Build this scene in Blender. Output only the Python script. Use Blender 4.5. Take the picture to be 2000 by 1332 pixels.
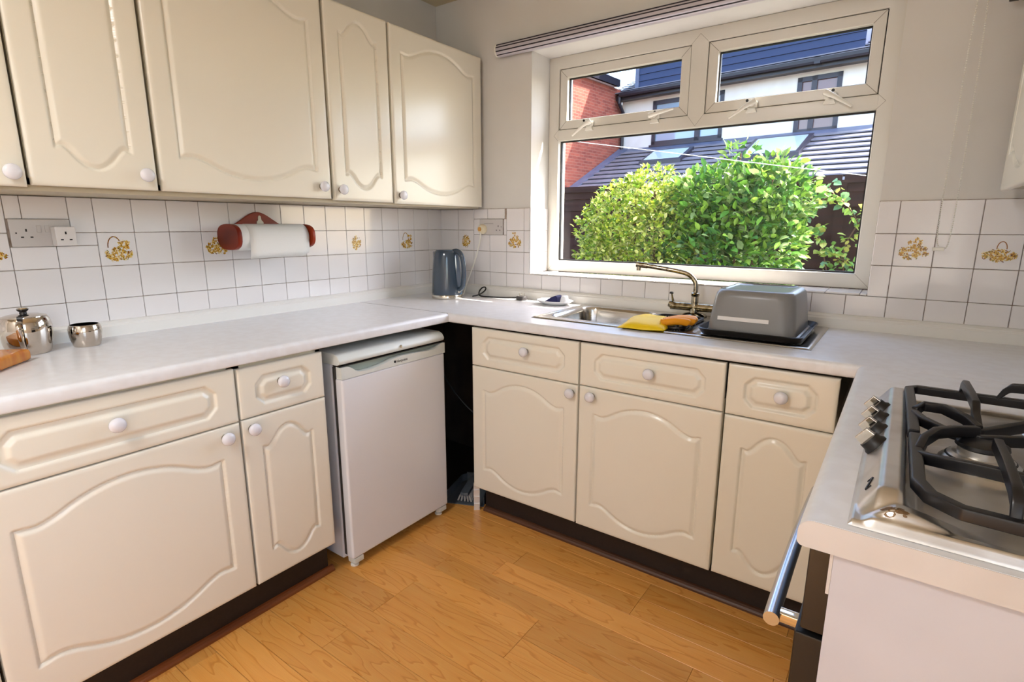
import bpy, bmesh, math, random
import numpy as np
from mathutils import Vector, Matrix

random.seed(7)
rng = np.random.default_rng(11)
for o in list(bpy.data.objects):
    bpy.data.objects.remove(o)
scene = bpy.context.scene
COL = scene.collection

# ------------------------------------------------------------------ camera
cam_data = bpy.data.cameras.new('camera')
cam = bpy.data.objects.new('camera', cam_data)
COL.objects.link(cam)
YAW, PITCH, ROLL, F = -0.6232, -0.2101, -0.0021, 1060.8
CAM = Vector((2.1715, -2.3269, 1.2842))
fwd = Vector((math.sin(YAW) * math.cos(PITCH), math.cos(YAW) * math.cos(PITCH), math.sin(PITCH)))
right = Vector((math.cos(YAW), -math.sin(YAW), 0))
down = -right.cross(fwd)
r2 = right * math.cos(ROLL) + down * math.sin(ROLL)
d2 = -right * math.sin(ROLL) + down * math.cos(ROLL)
cam.matrix_world = Matrix((( r2.x, -d2.x, -fwd.x, CAM.x), (r2.y, -d2.y, -fwd.y, CAM.y),
                           (r2.z, -d2.z, -fwd.z, CAM.z), (0, 0, 0, 1)))
cam_data.sensor_width = 36.0
cam_data.sensor_fit = 'HORIZONTAL'
cam_data.lens = F / 2000 * 36.0
cam_data.clip_start = 0.02
cam_data.clip_end = 200
scene.camera = cam

# ------------------------------------------------------------------ world, sun, exposure
SUN_DIR = Vector((1.55, 0.95, 2.15)).normalized()          # towards the sun
world = bpy.data.worlds.new('world')
scene.world = world
world.use_nodes = True
wn = world.node_tree
bg = wn.nodes['Background']
sky = wn.nodes.new('ShaderNodeTexSky')
sky.sky_type = 'NISHITA'
sky.sun_disc = False
sky.sun_elevation = math.asin(SUN_DIR.z)
sky.sun_rotation = math.atan2(SUN_DIR.x, SUN_DIR.y)
sky.air_density = 1.0
sky.dust_density = 2.0
wn.links.new(sky.outputs[0], bg.inputs[0])
bg.inputs[1].default_value = 1.0
sun_data = bpy.data.lights.new('sun', 'SUN')
sun_data.energy = 17.0
sun_data.angle = math.radians(0.6)
sun_data.color = (1.0, 0.95, 0.86)
sun = bpy.data.objects.new('sun', sun_data)
COL.objects.link(sun)
sun.rotation_euler = (-SUN_DIR).to_track_quat('-Z', 'Y').to_euler()
FILL_STRENGTH = 50.0                                      # diffuser of the added fill light
scene.view_settings.view_transform = 'Standard'
scene.view_settings.look = 'None'
scene.view_settings.gamma = 1.0
scene.view_settings.exposure = 0.22
scene.view_settings.use_curve_mapping = False
scene.cycles.max_bounces = 5
scene.cycles.diffuse_bounces = 3
scene.cycles.glossy_bounces = 2
scene.cycles.transmission_bounces = 2
scene.cycles.transparent_max_bounces = 6

# ------------------------------------------------------------------ materials
MATS = {}


def srgb(r, g, b):
    return tuple(((c / 255) / 12.92 if c / 255 <= 0.04045 else ((c / 255 + 0.055) / 1.055) ** 2.4) for c in (r, g, b))


def mat(name, col=(0.8, 0.8, 0.8), rough=0.5, metal=0.0, noise=None, bump=None, coat=0.0, spec=0.5, attr=None, trans=0.0):
    if name in MATS:
        return MATS[name]
    m = bpy.data.materials.new(name)
    m.use_nodes = True
    nt = m.node_tree
    p = nt.nodes['Principled BSDF']
    p.inputs['Base Color'].default_value = (*col, 1)
    p.inputs['Roughness'].default_value = rough
    p.inputs['Metallic'].default_value = metal
    p.inputs['Coat Weight'].default_value = coat
    p.inputs['Specular IOR Level'].default_value = spec
    tc = nt.nodes.new('ShaderNodeTexCoord')
    if noise:                                           # (scale, other colour, contrast, stretch xyz)
        sc, col2, lo, hi, st = noise
        mp = nt.nodes.new('ShaderNodeMapping')
        mp.inputs['Scale'].default_value = st
        nz = nt.nodes.new('ShaderNodeTexNoise')
        nz.inputs['Scale'].default_value = sc
        nz.inputs['Detail'].default_value = 2
        rp = nt.nodes.new('ShaderNodeValToRGB')
        rp.color_ramp.elements[0].position = lo
        rp.color_ramp.elements[1].position = hi
        rp.color_ramp.elements[0].color = (*col, 1)
        rp.color_ramp.elements[1].color = (*col2, 1)
        nt.links.new(tc.outputs['Object'], mp.inputs[0])
        nt.links.new(mp.outputs[0], nz.inputs[0])
        nt.links.new(nz.outputs[0], rp.inputs[0])
        nt.links.new(rp.outputs[0], p.inputs['Base Color'])
    if attr:
        a = nt.nodes.new('ShaderNodeAttribute')
        a.attribute_name = attr
        nt.links.new(a.outputs['Color'], p.inputs['Base Color'])
        if trans:
            tr = nt.nodes.new('ShaderNodeBsdfTranslucent')
            nt.links.new(a.outputs['Color'], tr.inputs[0])
            mx = nt.nodes.new('ShaderNodeMixShader')
            mx.inputs[0].default_value = trans
            nt.links.new(p.outputs[0], mx.inputs[1])
            nt.links.new(tr.outputs[0], mx.inputs[2])
            nt.links.new(mx.outputs[0], nt.nodes['Material Output'].inputs[0])
    if bump:                                            # (scale, strength, stretch)
        nb = nt.nodes.new('ShaderNodeTexNoise')
        nb.inputs['Scale'].default_value = bump[0]
        nb.inputs['Detail'].default_value = 1
        mp2 = nt.nodes.new('ShaderNodeMapping')
        mp2.inputs['Scale'].default_value = bump[2] if len(bump) > 2 else (1, 1, 1)
        bp = nt.nodes.new('ShaderNodeBump')
        bp.inputs['Strength'].default_value = bump[1]
        bp.inputs['Distance'].default_value = 0.002
        nt.links.new(tc.outputs['Object'], mp2.inputs[0])
        nt.links.new(mp2.outputs[0], nb.inputs[0])
        nt.links.new(nb.outputs[0], bp.inputs['Height'])
        nt.links.new(bp.outputs[0], p.inputs['Normal'])
    MATS[name] = m
    return m


def glass_mat(name, tint=(1, 1, 1), blend=0.12):
    m = bpy.data.materials.new(name)
    m.use_nodes = True
    nt = m.node_tree
    nt.nodes.remove(nt.nodes['Principled BSDF'])
    t = nt.nodes.new('ShaderNodeBsdfTransparent')
    t.inputs[0].default_value = (*tint, 1)
    g = nt.nodes.new('ShaderNodeBsdfGlossy')
    g.inputs['Roughness'].default_value = 0.0
    f = nt.nodes.new('ShaderNodeLayerWeight')           # Schlick reflectance, the same from both sides of the pane
    f.inputs['Blend'].default_value = 0.5
    pw = nt.nodes.new('ShaderNodeMath'); pw.operation = 'POWER'; pw.inputs[1].default_value = 5
    ma = nt.nodes.new('ShaderNodeMath'); ma.operation = 'MULTIPLY_ADD'
    ma.inputs[1].default_value = 0.96; ma.inputs[2].default_value = 0.015
    nt.links.new(f.outputs['Facing'], pw.inputs[0]); nt.links.new(pw.outputs[0], ma.inputs[0])
    mx = nt.nodes.new('ShaderNodeMixShader')
    nt.links.new(ma.outputs[0], mx.inputs[0])
    nt.links.new(t.outputs[0], mx.inputs[1])
    nt.links.new(g.outputs[0], mx.inputs[2])
    nt.links.new(mx.outputs[0], nt.nodes['Material Output'].inputs[0])
    MATS[name] = m
    return m


def emit_mat(name, col, s):
    m = bpy.data.materials.new(name)
    m.use_nodes = True
    p = m.node_tree.nodes['Principled BSDF']
    p.inputs['Base Color'].default_value = (*col, 1)
    p.inputs['Emission Color'].default_value = (*col, 1)
    p.inputs['Emission Strength'].default_value = s
    MATS[name] = m
    return m


CREAM = mat('cream_door_foil', srgb(236, 229, 213), 0.24)
CARC = mat('cream_carcass', srgb(214, 204, 180), 0.4, noise=(6, srgb(196, 182, 150), 0.45, 0.75, (1, 1, 1)))
KNOB = mat('white_ceramic', srgb(228, 226, 232), 0.12, coat=0.4)
ROSE = mat('knob_rose_metal', srgb(120, 112, 100), 0.3, 0.9)
PAINT = mat('wall_paint', srgb(226, 223, 218), 0.75, noise=(3, srgb(221, 217, 211), 0.4, 0.7, (1, 1, 1)))
CEIL = mat('ceiling_paint', srgb(222, 208, 176), 0.8)
TILE = mat('tile_glaze', srgb(238, 233, 232), 0.1, coat=0.2, noise=(4, srgb(240, 236, 235), 0.35, 0.65, (1, 1, 1)))
GROUT = mat('grout', srgb(190, 172, 158), 0.9, noise=(40, srgb(140, 118, 100), 0.4, 0.7, (1, 1, 1)))
MOTIF = mat('tile_print', (0.6, 0.4, 0.1), 0.2, attr='Col')
WORK = mat('worktop_laminate', srgb(237, 236, 238), 0.3, noise=(30, srgb(233, 231, 232), 0.4, 0.6, (1, 1, 1)))
WORKEND = mat('worktop_end_edging', srgb(214, 205, 198), 0.5, noise=(8, srgb(206, 196, 188), 0.4, 0.7, (1, 1, 1)))
UPST = mat('upstand_plastic', srgb(238, 235, 229), 0.3)
PANEL = mat('end_panel_laminate', srgb(206, 202, 206), 0.45, noise=(5, srgb(199, 195, 199), 0.4, 0.7, (1, 1, 1)))
UPVC = mat('upvc_white', srgb(226, 221, 210), 0.25)
UPVC_OUT = mat('upvc_gasket', srgb(24, 22, 22), 0.6)
SEAM = mat('upvc_weld_seam', srgb(146, 138, 124), 0.6)
BLACK = mat('black_plastic', srgb(22, 20, 20), 0.4)
IRON = mat('cast_iron_enamel', srgb(20, 19, 22), 0.34)
STEEL = mat('brushed_steel', srgb(222, 220, 218), 0.34, 1.0, noise=(14, srgb(200, 195, 190), 0.4, 0.7, (1, 1, 1)), bump=(260, 0.06, (0.05, 1, 1)))
SINKSTEEL = mat('sink_steel', srgb(200, 196, 190), 0.2, 1.0, noise=(10, srgb(172, 166, 158), 0.4, 0.75, (1, 1, 1)), bump=(120, 0.08))
CHROME = mat('chrome', srgb(214, 208, 196), 0.06, 1.0)
AGED = mat('aged_chrome', srgb(178, 170, 150), 0.16, 1.0, noise=(60, srgb(112, 102, 82), 0.45, 0.65, (1, 1, 1)))
POTSTEEL = mat('polished_steel', srgb(206, 196, 184), 0.07, 1.0)
ALU = mat('aluminium', srgb(200, 198, 196), 0.3, 0.9)
PLINTH = mat('dark_plinth', srgb(32, 21, 18), 0.6, noise=(90, srgb(26, 16, 14), 0.4, 0.6, (1, 1, 1)))
BEAD = mat('stained_bead', srgb(150, 84, 40), 0.35, noise=(12, srgb(96, 48, 22), 0.4, 0.65, (1, 0.1, 1)))
FRIDGE = mat('white_fridge_enamel', srgb(234, 233, 236), 0.28)
FRTRIM = mat('fridge_trim_plastic', srgb(222, 224, 218), 0.3)
SOCK = mat('socket_plastic', srgb(208, 202, 198), 0.35)
SOCKW = mat('adaptor_plastic', srgb(228, 222, 218), 0.3)
WHITEPL = mat('white_plastic', srgb(243, 240, 230), 0.35)
REDWOOD = mat('varnished_mahogany', srgb(150, 48, 14), 0.35, spec=0.3, noise=(9, srgb(92, 16, 6), 0.4, 0.7, (0.4, 0.2, 1)))
PAPER = mat('kitchen_paper', srgb(236, 234, 230), 0.9, bump=(180, 0.3))
KETT = mat('slate_blue_gloss', srgb(52, 68, 84), 0.14, coat=0.6, bump=(30, 0.05))
GREYPL = mat('grey_plastic', srgb(132, 131, 131), 0.28)
YELLOW = mat('yellow_rubber', srgb(246, 206, 8), 0.5, bump=(90, 0.2))
ORANGE = mat('orange_rubber', srgb(240, 156, 10), 0.5, bump=(90, 0.2))
NAVY = mat('navy_sponge', srgb(26, 28, 82), 0.7, bump=(120, 0.5))
CERAM = mat('white_china', srgb(240, 240, 240), 0.15)
WOODB = mat('varnished_board', srgb(216, 138, 26), 0.25, coat=0.3, noise=(7, srgb(192, 104, 14), 0.35, 0.7, (1, 8, 1)))
BRUSH = mat('pale_bristles', srgb(170, 168, 166), 0.9)
PANBLUE = mat('dustpan_plastic', srgb(92, 100, 108), 0.45)
GAPSHADE = mat('gap_shade_brown', srgb(74, 58, 50), 0.9, noise=(5, srgb(50, 38, 33), 0.4, 0.7, (1, 1, 1)))  # shade of the corner gap put into the colour
INK = mat('printed_ink', srgb(20, 18, 18), 0.4)
LABELW = mat('white_label', srgb(230, 226, 224), 0.5)
RUST = mat('hob_burn_stain', srgb(120, 92, 62), 0.5, 0.5)
BLINDG = mat('blind_groove', srgb(30, 26, 40), 0.5)
GLASS = glass_mat('window_glass')
FILLG = emit_mat('fill_diffuser', (0.98, 0.98, 0.99), FILL_STRENGTH)

# wood planks: grain runs along x of the plank object, colour differs per object
def plank_mat():
    m = bpy.data.materials.new('laminate_plank')
    m.use_nodes = True
    nt = m.node_tree
    N, L = nt.nodes, nt.links
    p = N['Principled BSDF']
    tc = N.new('ShaderNodeTexCoord')
    oi = N.new('ShaderNodeObjectInfo')
    add = N.new('ShaderNodeVectorMath'); add.operation = 'MULTIPLY_ADD'
    add.inputs[1].default_value = (37, 37, 37)
    L.new(oi.outputs['Random'], add.inputs[0])
    L.new(tc.outputs['Object'], add.inputs[2])
    mp = N.new('ShaderNodeMapping'); mp.inputs['Scale'].default_value = (1.3, 9, 1)
    L.new(add.outputs[0], mp.inputs[0])
    nz = N.new('ShaderNodeTexNoise'); nz.inputs['Scale'].default_value = 1.6; nz.inputs['Detail'].default_value = 2
    L.new(mp.outputs[0], nz.inputs[0])
    mul = N.new('ShaderNodeMath'); mul.operation = 'MULTIPLY'; mul.inputs[1].default_value = 9.0
    L.new(nz.outputs[0], mul.inputs[0])
    fr = N.new('ShaderNodeMath'); fr.operation = 'FRACT'
    L.new(mul.outputs[0], fr.inputs[0])
    rp = N.new('ShaderNodeValToRGB')
    e = rp.color_ramp.elements
    e[0].position = 0.0; e[0].color = (*srgb(231, 172, 102), 1)
    e[1].position = 1.0; e[1].color = (*srgb(225, 158, 88), 1)
    k = rp.color_ramp.elements.new(0.82); k.color = (*srgb(228, 164, 94), 1)
    k = rp.color_ramp.elements.new(0.93); k.color = (*srgb(212, 146, 78), 1)
    L.new(fr.outputs[0], rp.inputs[0])
    mp3 = N.new('ShaderNodeMapping'); mp3.inputs['Scale'].default_value = (4, 160, 1)
    L.new(add.outputs[0], mp3.inputs[0])
    nf = N.new('ShaderNodeTexNoise'); nf.inputs['Scale'].default_value = 3; nf.inputs['Detail'].default_value = 3
    L.new(mp3.outputs[0], nf.inputs[0])
    hsv = N.new('ShaderNodeHueSaturation')
    v = N.new('ShaderNodeMapRange'); v.inputs['To Min'].default_value = 0.86; v.inputs['To Max'].default_value = 1.10
    L.new(oi.outputs['Random'], v.inputs['Value'])
    f2 = N.new('ShaderNodeMapRange'); f2.inputs['To Min'].default_value = 0.9; f2.inputs['To Max'].default_value = 1.1
    L.new(nf.outputs[0], f2.inputs['Value'])
    mm = N.new('ShaderNodeMath'); mm.operation = 'MULTIPLY'
    L.new(v.outputs[0], mm.inputs[0]); L.new(f2.outputs[0], mm.inputs[1])
    L.new(mm.outputs[0], hsv.inputs['Value'])
    hsv.inputs['Saturation'].default_value = 1.05
    L.new(rp.outputs[0], hsv.inputs['Color'])
    L.new(hsv.outputs[0], p.inputs['Base Color'])
    p.inputs['Roughness'].default_value = 0.33
    MATS['plank'] = m
    return m


PLANK = plank_mat()


def brick_mat():
    m = bpy.data.materials.new('red_brickwork')
    m.use_nodes = True
    nt = m.node_tree
    N, L = nt.nodes, nt.links
    p = N['Principled BSDF']
    tc = N.new('ShaderNodeTexCoord')
    sp = N.new('ShaderNodeSeparateXYZ'); cb = N.new('ShaderNodeCombineXYZ')
    L.new(tc.outputs['Object'], sp.inputs[0])
    ad = N.new('ShaderNodeMath'); ad.operation = 'ADD'
    L.new(sp.outputs[0], ad.inputs[0]); L.new(sp.outputs[1], ad.inputs[1])
    L.new(ad.outputs[0], cb.inputs[0]); L.new(sp.outputs[2], cb.inputs[1])
    b = N.new('ShaderNodeTexBrick')
    b.inputs['Color1'].default_value = (*srgb(156, 78, 60), 1)
    b.inputs['Color2'].default_value = (*srgb(122, 54, 44), 1)
    b.inputs['Mortar'].default_value = (*srgb(150, 104, 88), 1)
    b.inputs['Scale'].default_value = 1.0
    b.inputs['Mortar Size'].default_value = 0.006
    b.inputs['Brick Width'].default_value = 0.225
    b.inputs['Row Height'].default_value = 0.075
    L.new(cb.outputs[0], b.inputs[0])
    L.new(b.outputs[0], p.inputs['Base Color'])
    p.inputs['Roughness'].default_value = 0.85
    return m


BRICK = brick_mat()
RENDER = mat('white_render', srgb(238, 230, 222), 0.85, noise=(3, srgb(230, 220, 210), 0.4, 0.7, (1, 1, 1)))
SLATE = mat('grey_concrete_tile', srgb(122, 118, 126), 0.5, noise=(5, srgb(108, 104, 114), 0.4, 0.7, (1, 1, 1)))
LEAD = mat('lead_flashing', srgb(98, 104, 126), 0.45, noise=(4, srgb(80, 86, 108), 0.4, 0.7, (1, 1, 1)))
CLAD = mat('navy_cladding', srgb(50, 62, 92), 0.6, spec=0.3)
GUTTER = mat('black_gutter', srgb(34, 32, 42), 0.4)
DARKFR = mat('anthracite_frame', srgb(44, 42, 56), 0.4)
SKYGL = mat('reflective_pane', srgb(150, 170, 190), 0.05, 0.0, spec=1.0)
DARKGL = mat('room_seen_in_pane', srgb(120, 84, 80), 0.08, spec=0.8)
ROOFGL = mat('rooflight_pane', srgb(170, 186, 196), 0.06, spec=1.0)
FENCE = mat('fence_brown_stain', srgb(58, 32, 25), 0.8, spec=0.2, noise=(4, srgb(40, 21, 17), 0.4, 0.7, (0.5, 1, 8)))
SOIL = mat('garden_soil', srgb(96, 88, 78), 0.9, noise=(3, srgb(70, 78, 50), 0.45, 0.6, (1, 1, 1)))
LEAF = mat('leaf', (0.2, 0.4, 0.05), 0.42, attr='Col', trans=0.34)
STEM = mat('woody_stem', srgb(96, 66, 42), 0.8)
LINEW = mat('washing_line_plastic', srgb(240, 240, 240), 0.4)

# ------------------------------------------------------------------ helpers


class Fr:
    """local frame: s (right), t (up), d (towards the viewer) -> world"""
    def __init__(self, o, s, d, t=(0, 0, 1)):
        self.o, self.s, self.t, self.d = (np.array(v, float) for v in (o, s, t, d))

    def __call__(self, P):
        P = np.atleast_2d(np.asarray(P, float))
        return self.o + P[:, :1] * self.s + P[:, 1:2] * self.t + P[:, 2:3] * self.d


class MB:
    def __init__(self, fr=None):
        self.v, self.f, self.fr, self.c = [], [], fr, []

    def add(self, V, F, col=None):
        n = len(self.v)
        V = np.atleast_2d(np.asarray(V, float))
        if self.fr is not None:
            V = self.fr(V)
        self.v.extend(map(tuple, V))
        self.f.extend(tuple(i + n for i in f) for f in F)
        if col is not None:
            self.c.extend([col] * len(V))
        return self

    def box(self, a, b, col=None):
        x0, y0, z0 = (min(p, q) for p, q in zip(a, b))
        x1, y1, z1 = (max(p, q) for p, q in zip(a, b))
        V = [(x0, y0, z0), (x1, y0, z0), (x1, y1, z0), (x0, y1, z0), (x0, y0, z1), (x1, y0, z1), (x1, y1, z1), (x0, y1, z1)]
        return self.add(V, [(0, 3, 2, 1), (4, 5, 6, 7), (0, 1, 5, 4), (1, 2, 6, 5), (2, 3, 7, 6), (3, 0, 4, 7)], col)

    def prism(self, poly, h0, h1, axis=2, col=None):
        """poly in the two other axes (in cyclic order), extruded along axis"""
        n = len(poly)
        def pt(p, h):
            if axis == 2: return (p[0], p[1], h)
            if axis == 0: return (h, p[0], p[1])
            return (p[0], h, p[1])
        V = [pt(p, h0) for p in poly] + [pt(p, h1) for p in poly]
        Fc = [tuple(range(n))[::-1], tuple(range(n, 2 * n))] + [(i, (i + 1) % n, n + (i + 1) % n, n + i) for i in range(n)]
        return self.add(V, Fc, col)

    def lathe(self, prof, c, n=24, axis=(0, 0, 1), cap0=True, cap1=True):
        a = Vector(axis).normalized()
        u = a.orthogonal().normalized()
        w = a.cross(u)
        V = []
        for r, h in prof:
            for k in range(n):
                t = 2 * math.pi * k / n
                V.append(tuple(Vector(c) + a * h + (u * math.cos(t) + w * math.sin(t)) * r))
        Fc = []
        m = len(prof)
        for i in range(m - 1):
            for k in range(n):
                k2 = (k + 1) % n
                Fc.append((i * n + k, i * n + k2, (i + 1) * n + k2, (i + 1) * n + k))
        if cap0: Fc.append(tuple(range(n))[::-1])
        if cap1: Fc.append(tuple(range((m - 1) * n, m * n)))
        return self.add(V, Fc)

    def tube(self, pts, r, n=10, cap=True, flat=1.0, up=(0, 0, 1)):
        pts = [Vector(p) for p in pts]
        m = len(pts)
        rs = r if hasattr(r, '__len__') else [r] * m
        V = []
        prev = None
        for i, p in enumerate(pts):
            t = (pts[min(i + 1, m - 1)] - pts[max(i - 1, 0)]).normalized()
            ref = Vector(up)
            if abs(t.dot(ref)) > 0.95: ref = Vector((1, 0, 0)) if abs(t.x) < 0.9 else Vector((0, 1, 0))
            u = (ref - t * ref.dot(t)).normalized()
            if prev is not None:
                u2 = (prev - t * prev.dot(t))
                if u2.length > 1e-6: u = u2.normalized()
            prev = u
            w = t.cross(u)
            for k in range(n):
                a = 2 * math.pi * k / n
                V.append(tuple(p + (u * math.cos(a) * flat + w * math.sin(a)) * rs[i]))
        Fc = [(i * n + k, i * n + (k + 1) % n, (i + 1) * n + (k + 1) % n, (i + 1) * n + k) for i in range(m - 1) for k in range(n)]
        if cap:
            Fc += [tuple(range(n))[::-1], tuple(range((m - 1) * n, m * n))]
        return self.add(V, Fc)

    def bar(self, pts, w, h):
        """rectangular section bar swept along pts (w sideways, h in z)"""
        pts = [Vector(p) for p in pts]
        m = len(pts)
        V = []
        for i, p in enumerate(pts):
            t = (pts[min(i + 1, m - 1)] - pts[max(i - 1, 0)])
            th = Vector((t.x, t.y, 0))
            if th.length < 1e-6: th = Vector((1, 0, 0))
            th.normalize()
            sd = Vector((-th.y, th.x, 0)) * w / 2
            up = Vector((0, 0, h / 2))
            V += [tuple(p - sd - up), tuple(p + sd - up), tuple(p + sd + up), tuple(p - sd + up)]
        Fc = [(i * 4 + k, i * 4 + (k + 1) % 4, i * 4 + 4 + (k + 1) % 4, i * 4 + 4 + k) for i in range(m - 1) for k in range(4)]
        Fc += [(3, 2, 1, 0), tuple(range((m - 1) * 4, m * 4))]
        return self.add(V, Fc)

    def build(self, name, m, parent=None, smooth=False, bevel=0, seg=2, mats=None, org=None, angle=40, clean=True, flat=False):
        me = bpy.data.meshes.new(name)
        V = np.array(self.v)
        o = bpy.data.objects.new(name, me)
        base = np.zeros(3)
        if org is not None:
            base = np.array(org, float)
        if parent is not None:
            o.parent = parent
            pw = world_loc(parent)
            o.location = Vector(base - pw) if org is not None else Vector((0, 0, 0))
            if org is None: base = pw
        elif org is not None:
            o.location = Vector(base)
        V = V - base
        me.from_pydata(V.tolist(), [], self.f)
        if self.c:
            at = me.color_attributes.new('Col', 'FLOAT_COLOR', 'POINT')
            arr = np.array([(*c, 1) for c in self.c], np.float32).ravel()
            at.data.foreach_set('color', arr)
        if clean:
            bm = bmesh.new()
            bm.from_mesh(me)
            bmesh.ops.recalc_face_normals(bm, faces=bm.faces)
            if bevel:
                ed = [e for e in bm.edges if len(e.link_faces) == 2 and e.calc_face_angle(0) > math.radians(35)]
                bmesh.ops.bevel(bm, geom=ed, offset=bevel, segments=seg, affect='EDGES', profile=0.5, clamp_overlap=True)
            bm.to_mesh(me)
            bm.free()
        me.materials.append(m)
        if bevel and not flat:
            wm = o.modifiers.new('weighted_normals', 'WEIGHTED_NORMAL')
            wm.keep_sharp = True
        if (smooth or bevel) and not flat:
            me.polygons.foreach_set('use_smooth', [True] * len(me.polygons))
            me.set_sharp_from_angle(angle=math.radians(angle))
        COL.objects.link(o)
        return o


def world_loc(o):
    p = np.zeros(3)
    while o is not None:
        p += np.array(o.location)
        o = o.parent
    return p


def tag(o, label=None, cat=None, group=None, kind=None):
    if label: o['label'] = label
    if cat: o['category'] = cat
    if group: o['group'] = group
    if kind: o['kind'] = kind
    return o


def thing(name, loc, label, cat, group=None):
    o = bpy.data.objects.new(name, None)
    o.empty_display_size = 0.05
    o.location = loc
    COL.objects.link(o)
    return tag(o, label, cat, group)


def inst(me, name, loc, parent, rot=None):
    o = bpy.data.objects.new(name, me)
    o.parent = parent
    o.location = Vector(loc) - Vector(world_loc(parent))
    if rot: o.rotation_euler = rot
    COL.objects.link(o)
    return o


def sstep(x, a, b):
    t = np.clip((x - a) / (b - a), 0, 1)
    return t * t * (3 - 2 * t)


def grid_obj(name, X, Y, H, m, parent=None, fr=None, back=None, smooth=True, angle=60):
    """height field H[iy,ix] over X,Y; back = depth of a closed back"""
    ny, nx = H.shape
    gx, gy = np.meshgrid(X, Y)
    V = np.stack([gx.ravel(), gy.ravel(), H.ravel()], 1)
    idx = np.arange(nx * ny).reshape(ny, nx)
    Q = np.stack([idx[:-1, :-1].ravel(), idx[:-1, 1:].ravel(), idx[1:, 1:].ravel(), idx[1:, :-1].ravel()], 1)
    Fc = [tuple(q) for q in Q.tolist()]
    if back is not None:
        ring = np.concatenate([idx[0, :], idx[1:, -1], idx[-1, -2::-1], idx[-2:0:-1, 0]])
        n0 = len(V)
        B = V[ring].copy(); B[:, 2] = back
        V = np.concatenate([V, B])
        k = len(ring)
        for i in range(k):
            j = (i + 1) % k
            Fc.append((int(ring[j]), int(ring[i]), n0 + i, n0 + j))
        Fc.append(tuple(range(n0, n0 + k))[::-1])
    mb = MB(fr)
    mb.add(V, Fc)
    return mb.build(name, m, parent, smooth=smooth, angle=angle, clean=False)


# ------------------------------------------------------------------ routed doors
def lines(L, step=0.0031, edge=(0.0012, 0.003, 0.006, 0.0095)):
    inner = np.linspace(edge[-1], L - edge[-1], max(2, int((L - 2 * edge[-1]) / step)))
    return np.concatenate([[0], edge[:-1], inner, [L - e for e in edge[:-1]][::-1], [L]])


def arch_curve(W, H, inset, sh, amp):
    w = W / 2 - inset
    t = np.linspace(-1, 1, 220)
    a = np.abs(t)
    k = 8.0
    S = (np.log1p(np.exp(k * (1 - (a / 0.68) ** 2))) / np.log1p(np.exp(k))) ** 0.85 - 0.09 * np.exp(-((a - 0.84) / 0.09) ** 2)
    top = H - sh + amp * S
    bot = sh - amp * S
    xs = W / 2 + t * w
    p = [np.stack([xs, bot], 1), np.stack([np.full(90, W / 2 + w), np.linspace(bot[-1], top[-1], 90)], 1),
         np.stack([xs[::-1], top[::-1]], 1), np.stack([np.full(90, W / 2 - w), np.linspace(top[0], bot[0], 90)], 1)]
    C = np.concatenate(p)
    def inside(gx, gy):
        u = (gx - W / 2) / w
        return (np.abs(u) < 1) & (gy < np.interp(u, t, top)) & (gy > np.interp(u, t, bot))
    return C, inside


def oct_curve(W, H, inset, iv, ch):
    x0, x1, y0, y1 = inset, W - inset, iv, H - iv
    P = np.array([(x0 + ch, y0), (x1 - ch, y0), (x1, y0 + ch), (x1, y1 - ch), (x1 - ch, y1), (x0 + ch, y1), (x0, y1 - ch), (x0, y0 + ch)])
    C = np.concatenate([np.linspace(P[i], P[(i + 1) % 8], 60, endpoint=False) for i in range(8)])
    def inside(gx, gy):
        cx, cy, hx, hy = W / 2, H / 2, (x1 - x0) / 2, (y1 - y0) / 2
        ax, ay = np.abs(gx - cx), np.abs(gy - cy)
        return (ax < hx) & (ay < hy) & (ax + ay < hx + hy - ch)
    return C, inside


def routed(name, W, H, fr, parent, kind='arch', step=0.0031):
    X, Y = lines(W, step), lines(H, step)
    gx, gy = np.meshgrid(X, Y)
    if kind == 'arch':
        C, ins = arch_curve(W, H, 0.060, 0.101, 0.052)
        prof = ([-0.0055, -0.0035, 0.0, 0.0025, 0.0120, 0.0150], [0, -0.0010, -0.0052, -0.0056, -0.0012, 0])
    else:
        ch = 0.026 if W > 0.35 else 0.024
        C, ins = oct_curve(W, H, 0.062 if W > 0.35 else 0.055, 0.035, ch)
        prof = ([-0.0055, -0.0035, 0.0, 0.003, 0.012, 0.020, 0.023], [0, -0.0010, -0.0052, -0.0060, -0.0052, -0.0010, 0])
    G = np.stack([gx.ravel(), gy.ravel()], 1)
    d = np.empty(len(G))
    for a in range(0, len(G), 4000):
        q = G[a:a + 4000]
        d[a:a + 4000] = np.sqrt(((q[:, None, :] - C[None]) ** 2).sum(2).min(1))
    d = d.reshape(gx.shape)
    d = np.where(ins(gx, gy), d, -d)
    Hh = 1.25 * np.interp(d, *prof)
    b = np.minimum(np.minimum(gx, W - gx), np.minimum(gy, H - gy))
    Hh = Hh - np.interp(b, [0, 0.0012, 0.003, 0.006, 0.0095], [0.0045, 0.0026, 0.0014, 0.0006, 0])
    return grid_obj(name, X, Y, Hh, CREAM, parent, fr, back=-0.018, angle=50)


def knob(fr, s, t, parent, r=0.0195):
    F2 = Fr(fr(np.array([[s, t, 0]]))[0], fr.s, fr.d, fr.t)
    ax = tuple(fr.d)
    o = F2.o
    k = MB().lathe([(0.006, 0.0), (0.006, 0.010), (r * 0.8, 0.013), (r * 0.98, 0.0175), (r, 0.021), (r * 0.94, 0.0255), (r * 0.75, 0.029), (r * 0.4, 0.0312), (r * 0.05, 0.0318)], o, 28, ax)
    kb = k.build('knob', KNOB, parent, smooth=True, angle=60)
    kb['label'] = 'white ceramic knob'
    MB().lathe([(0.0115, 0.0), (0.0115, 0.003), (0.008, 0.006)], o, 20, ax).build('knob_rose', ROSE, kb, smooth=True)


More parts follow.
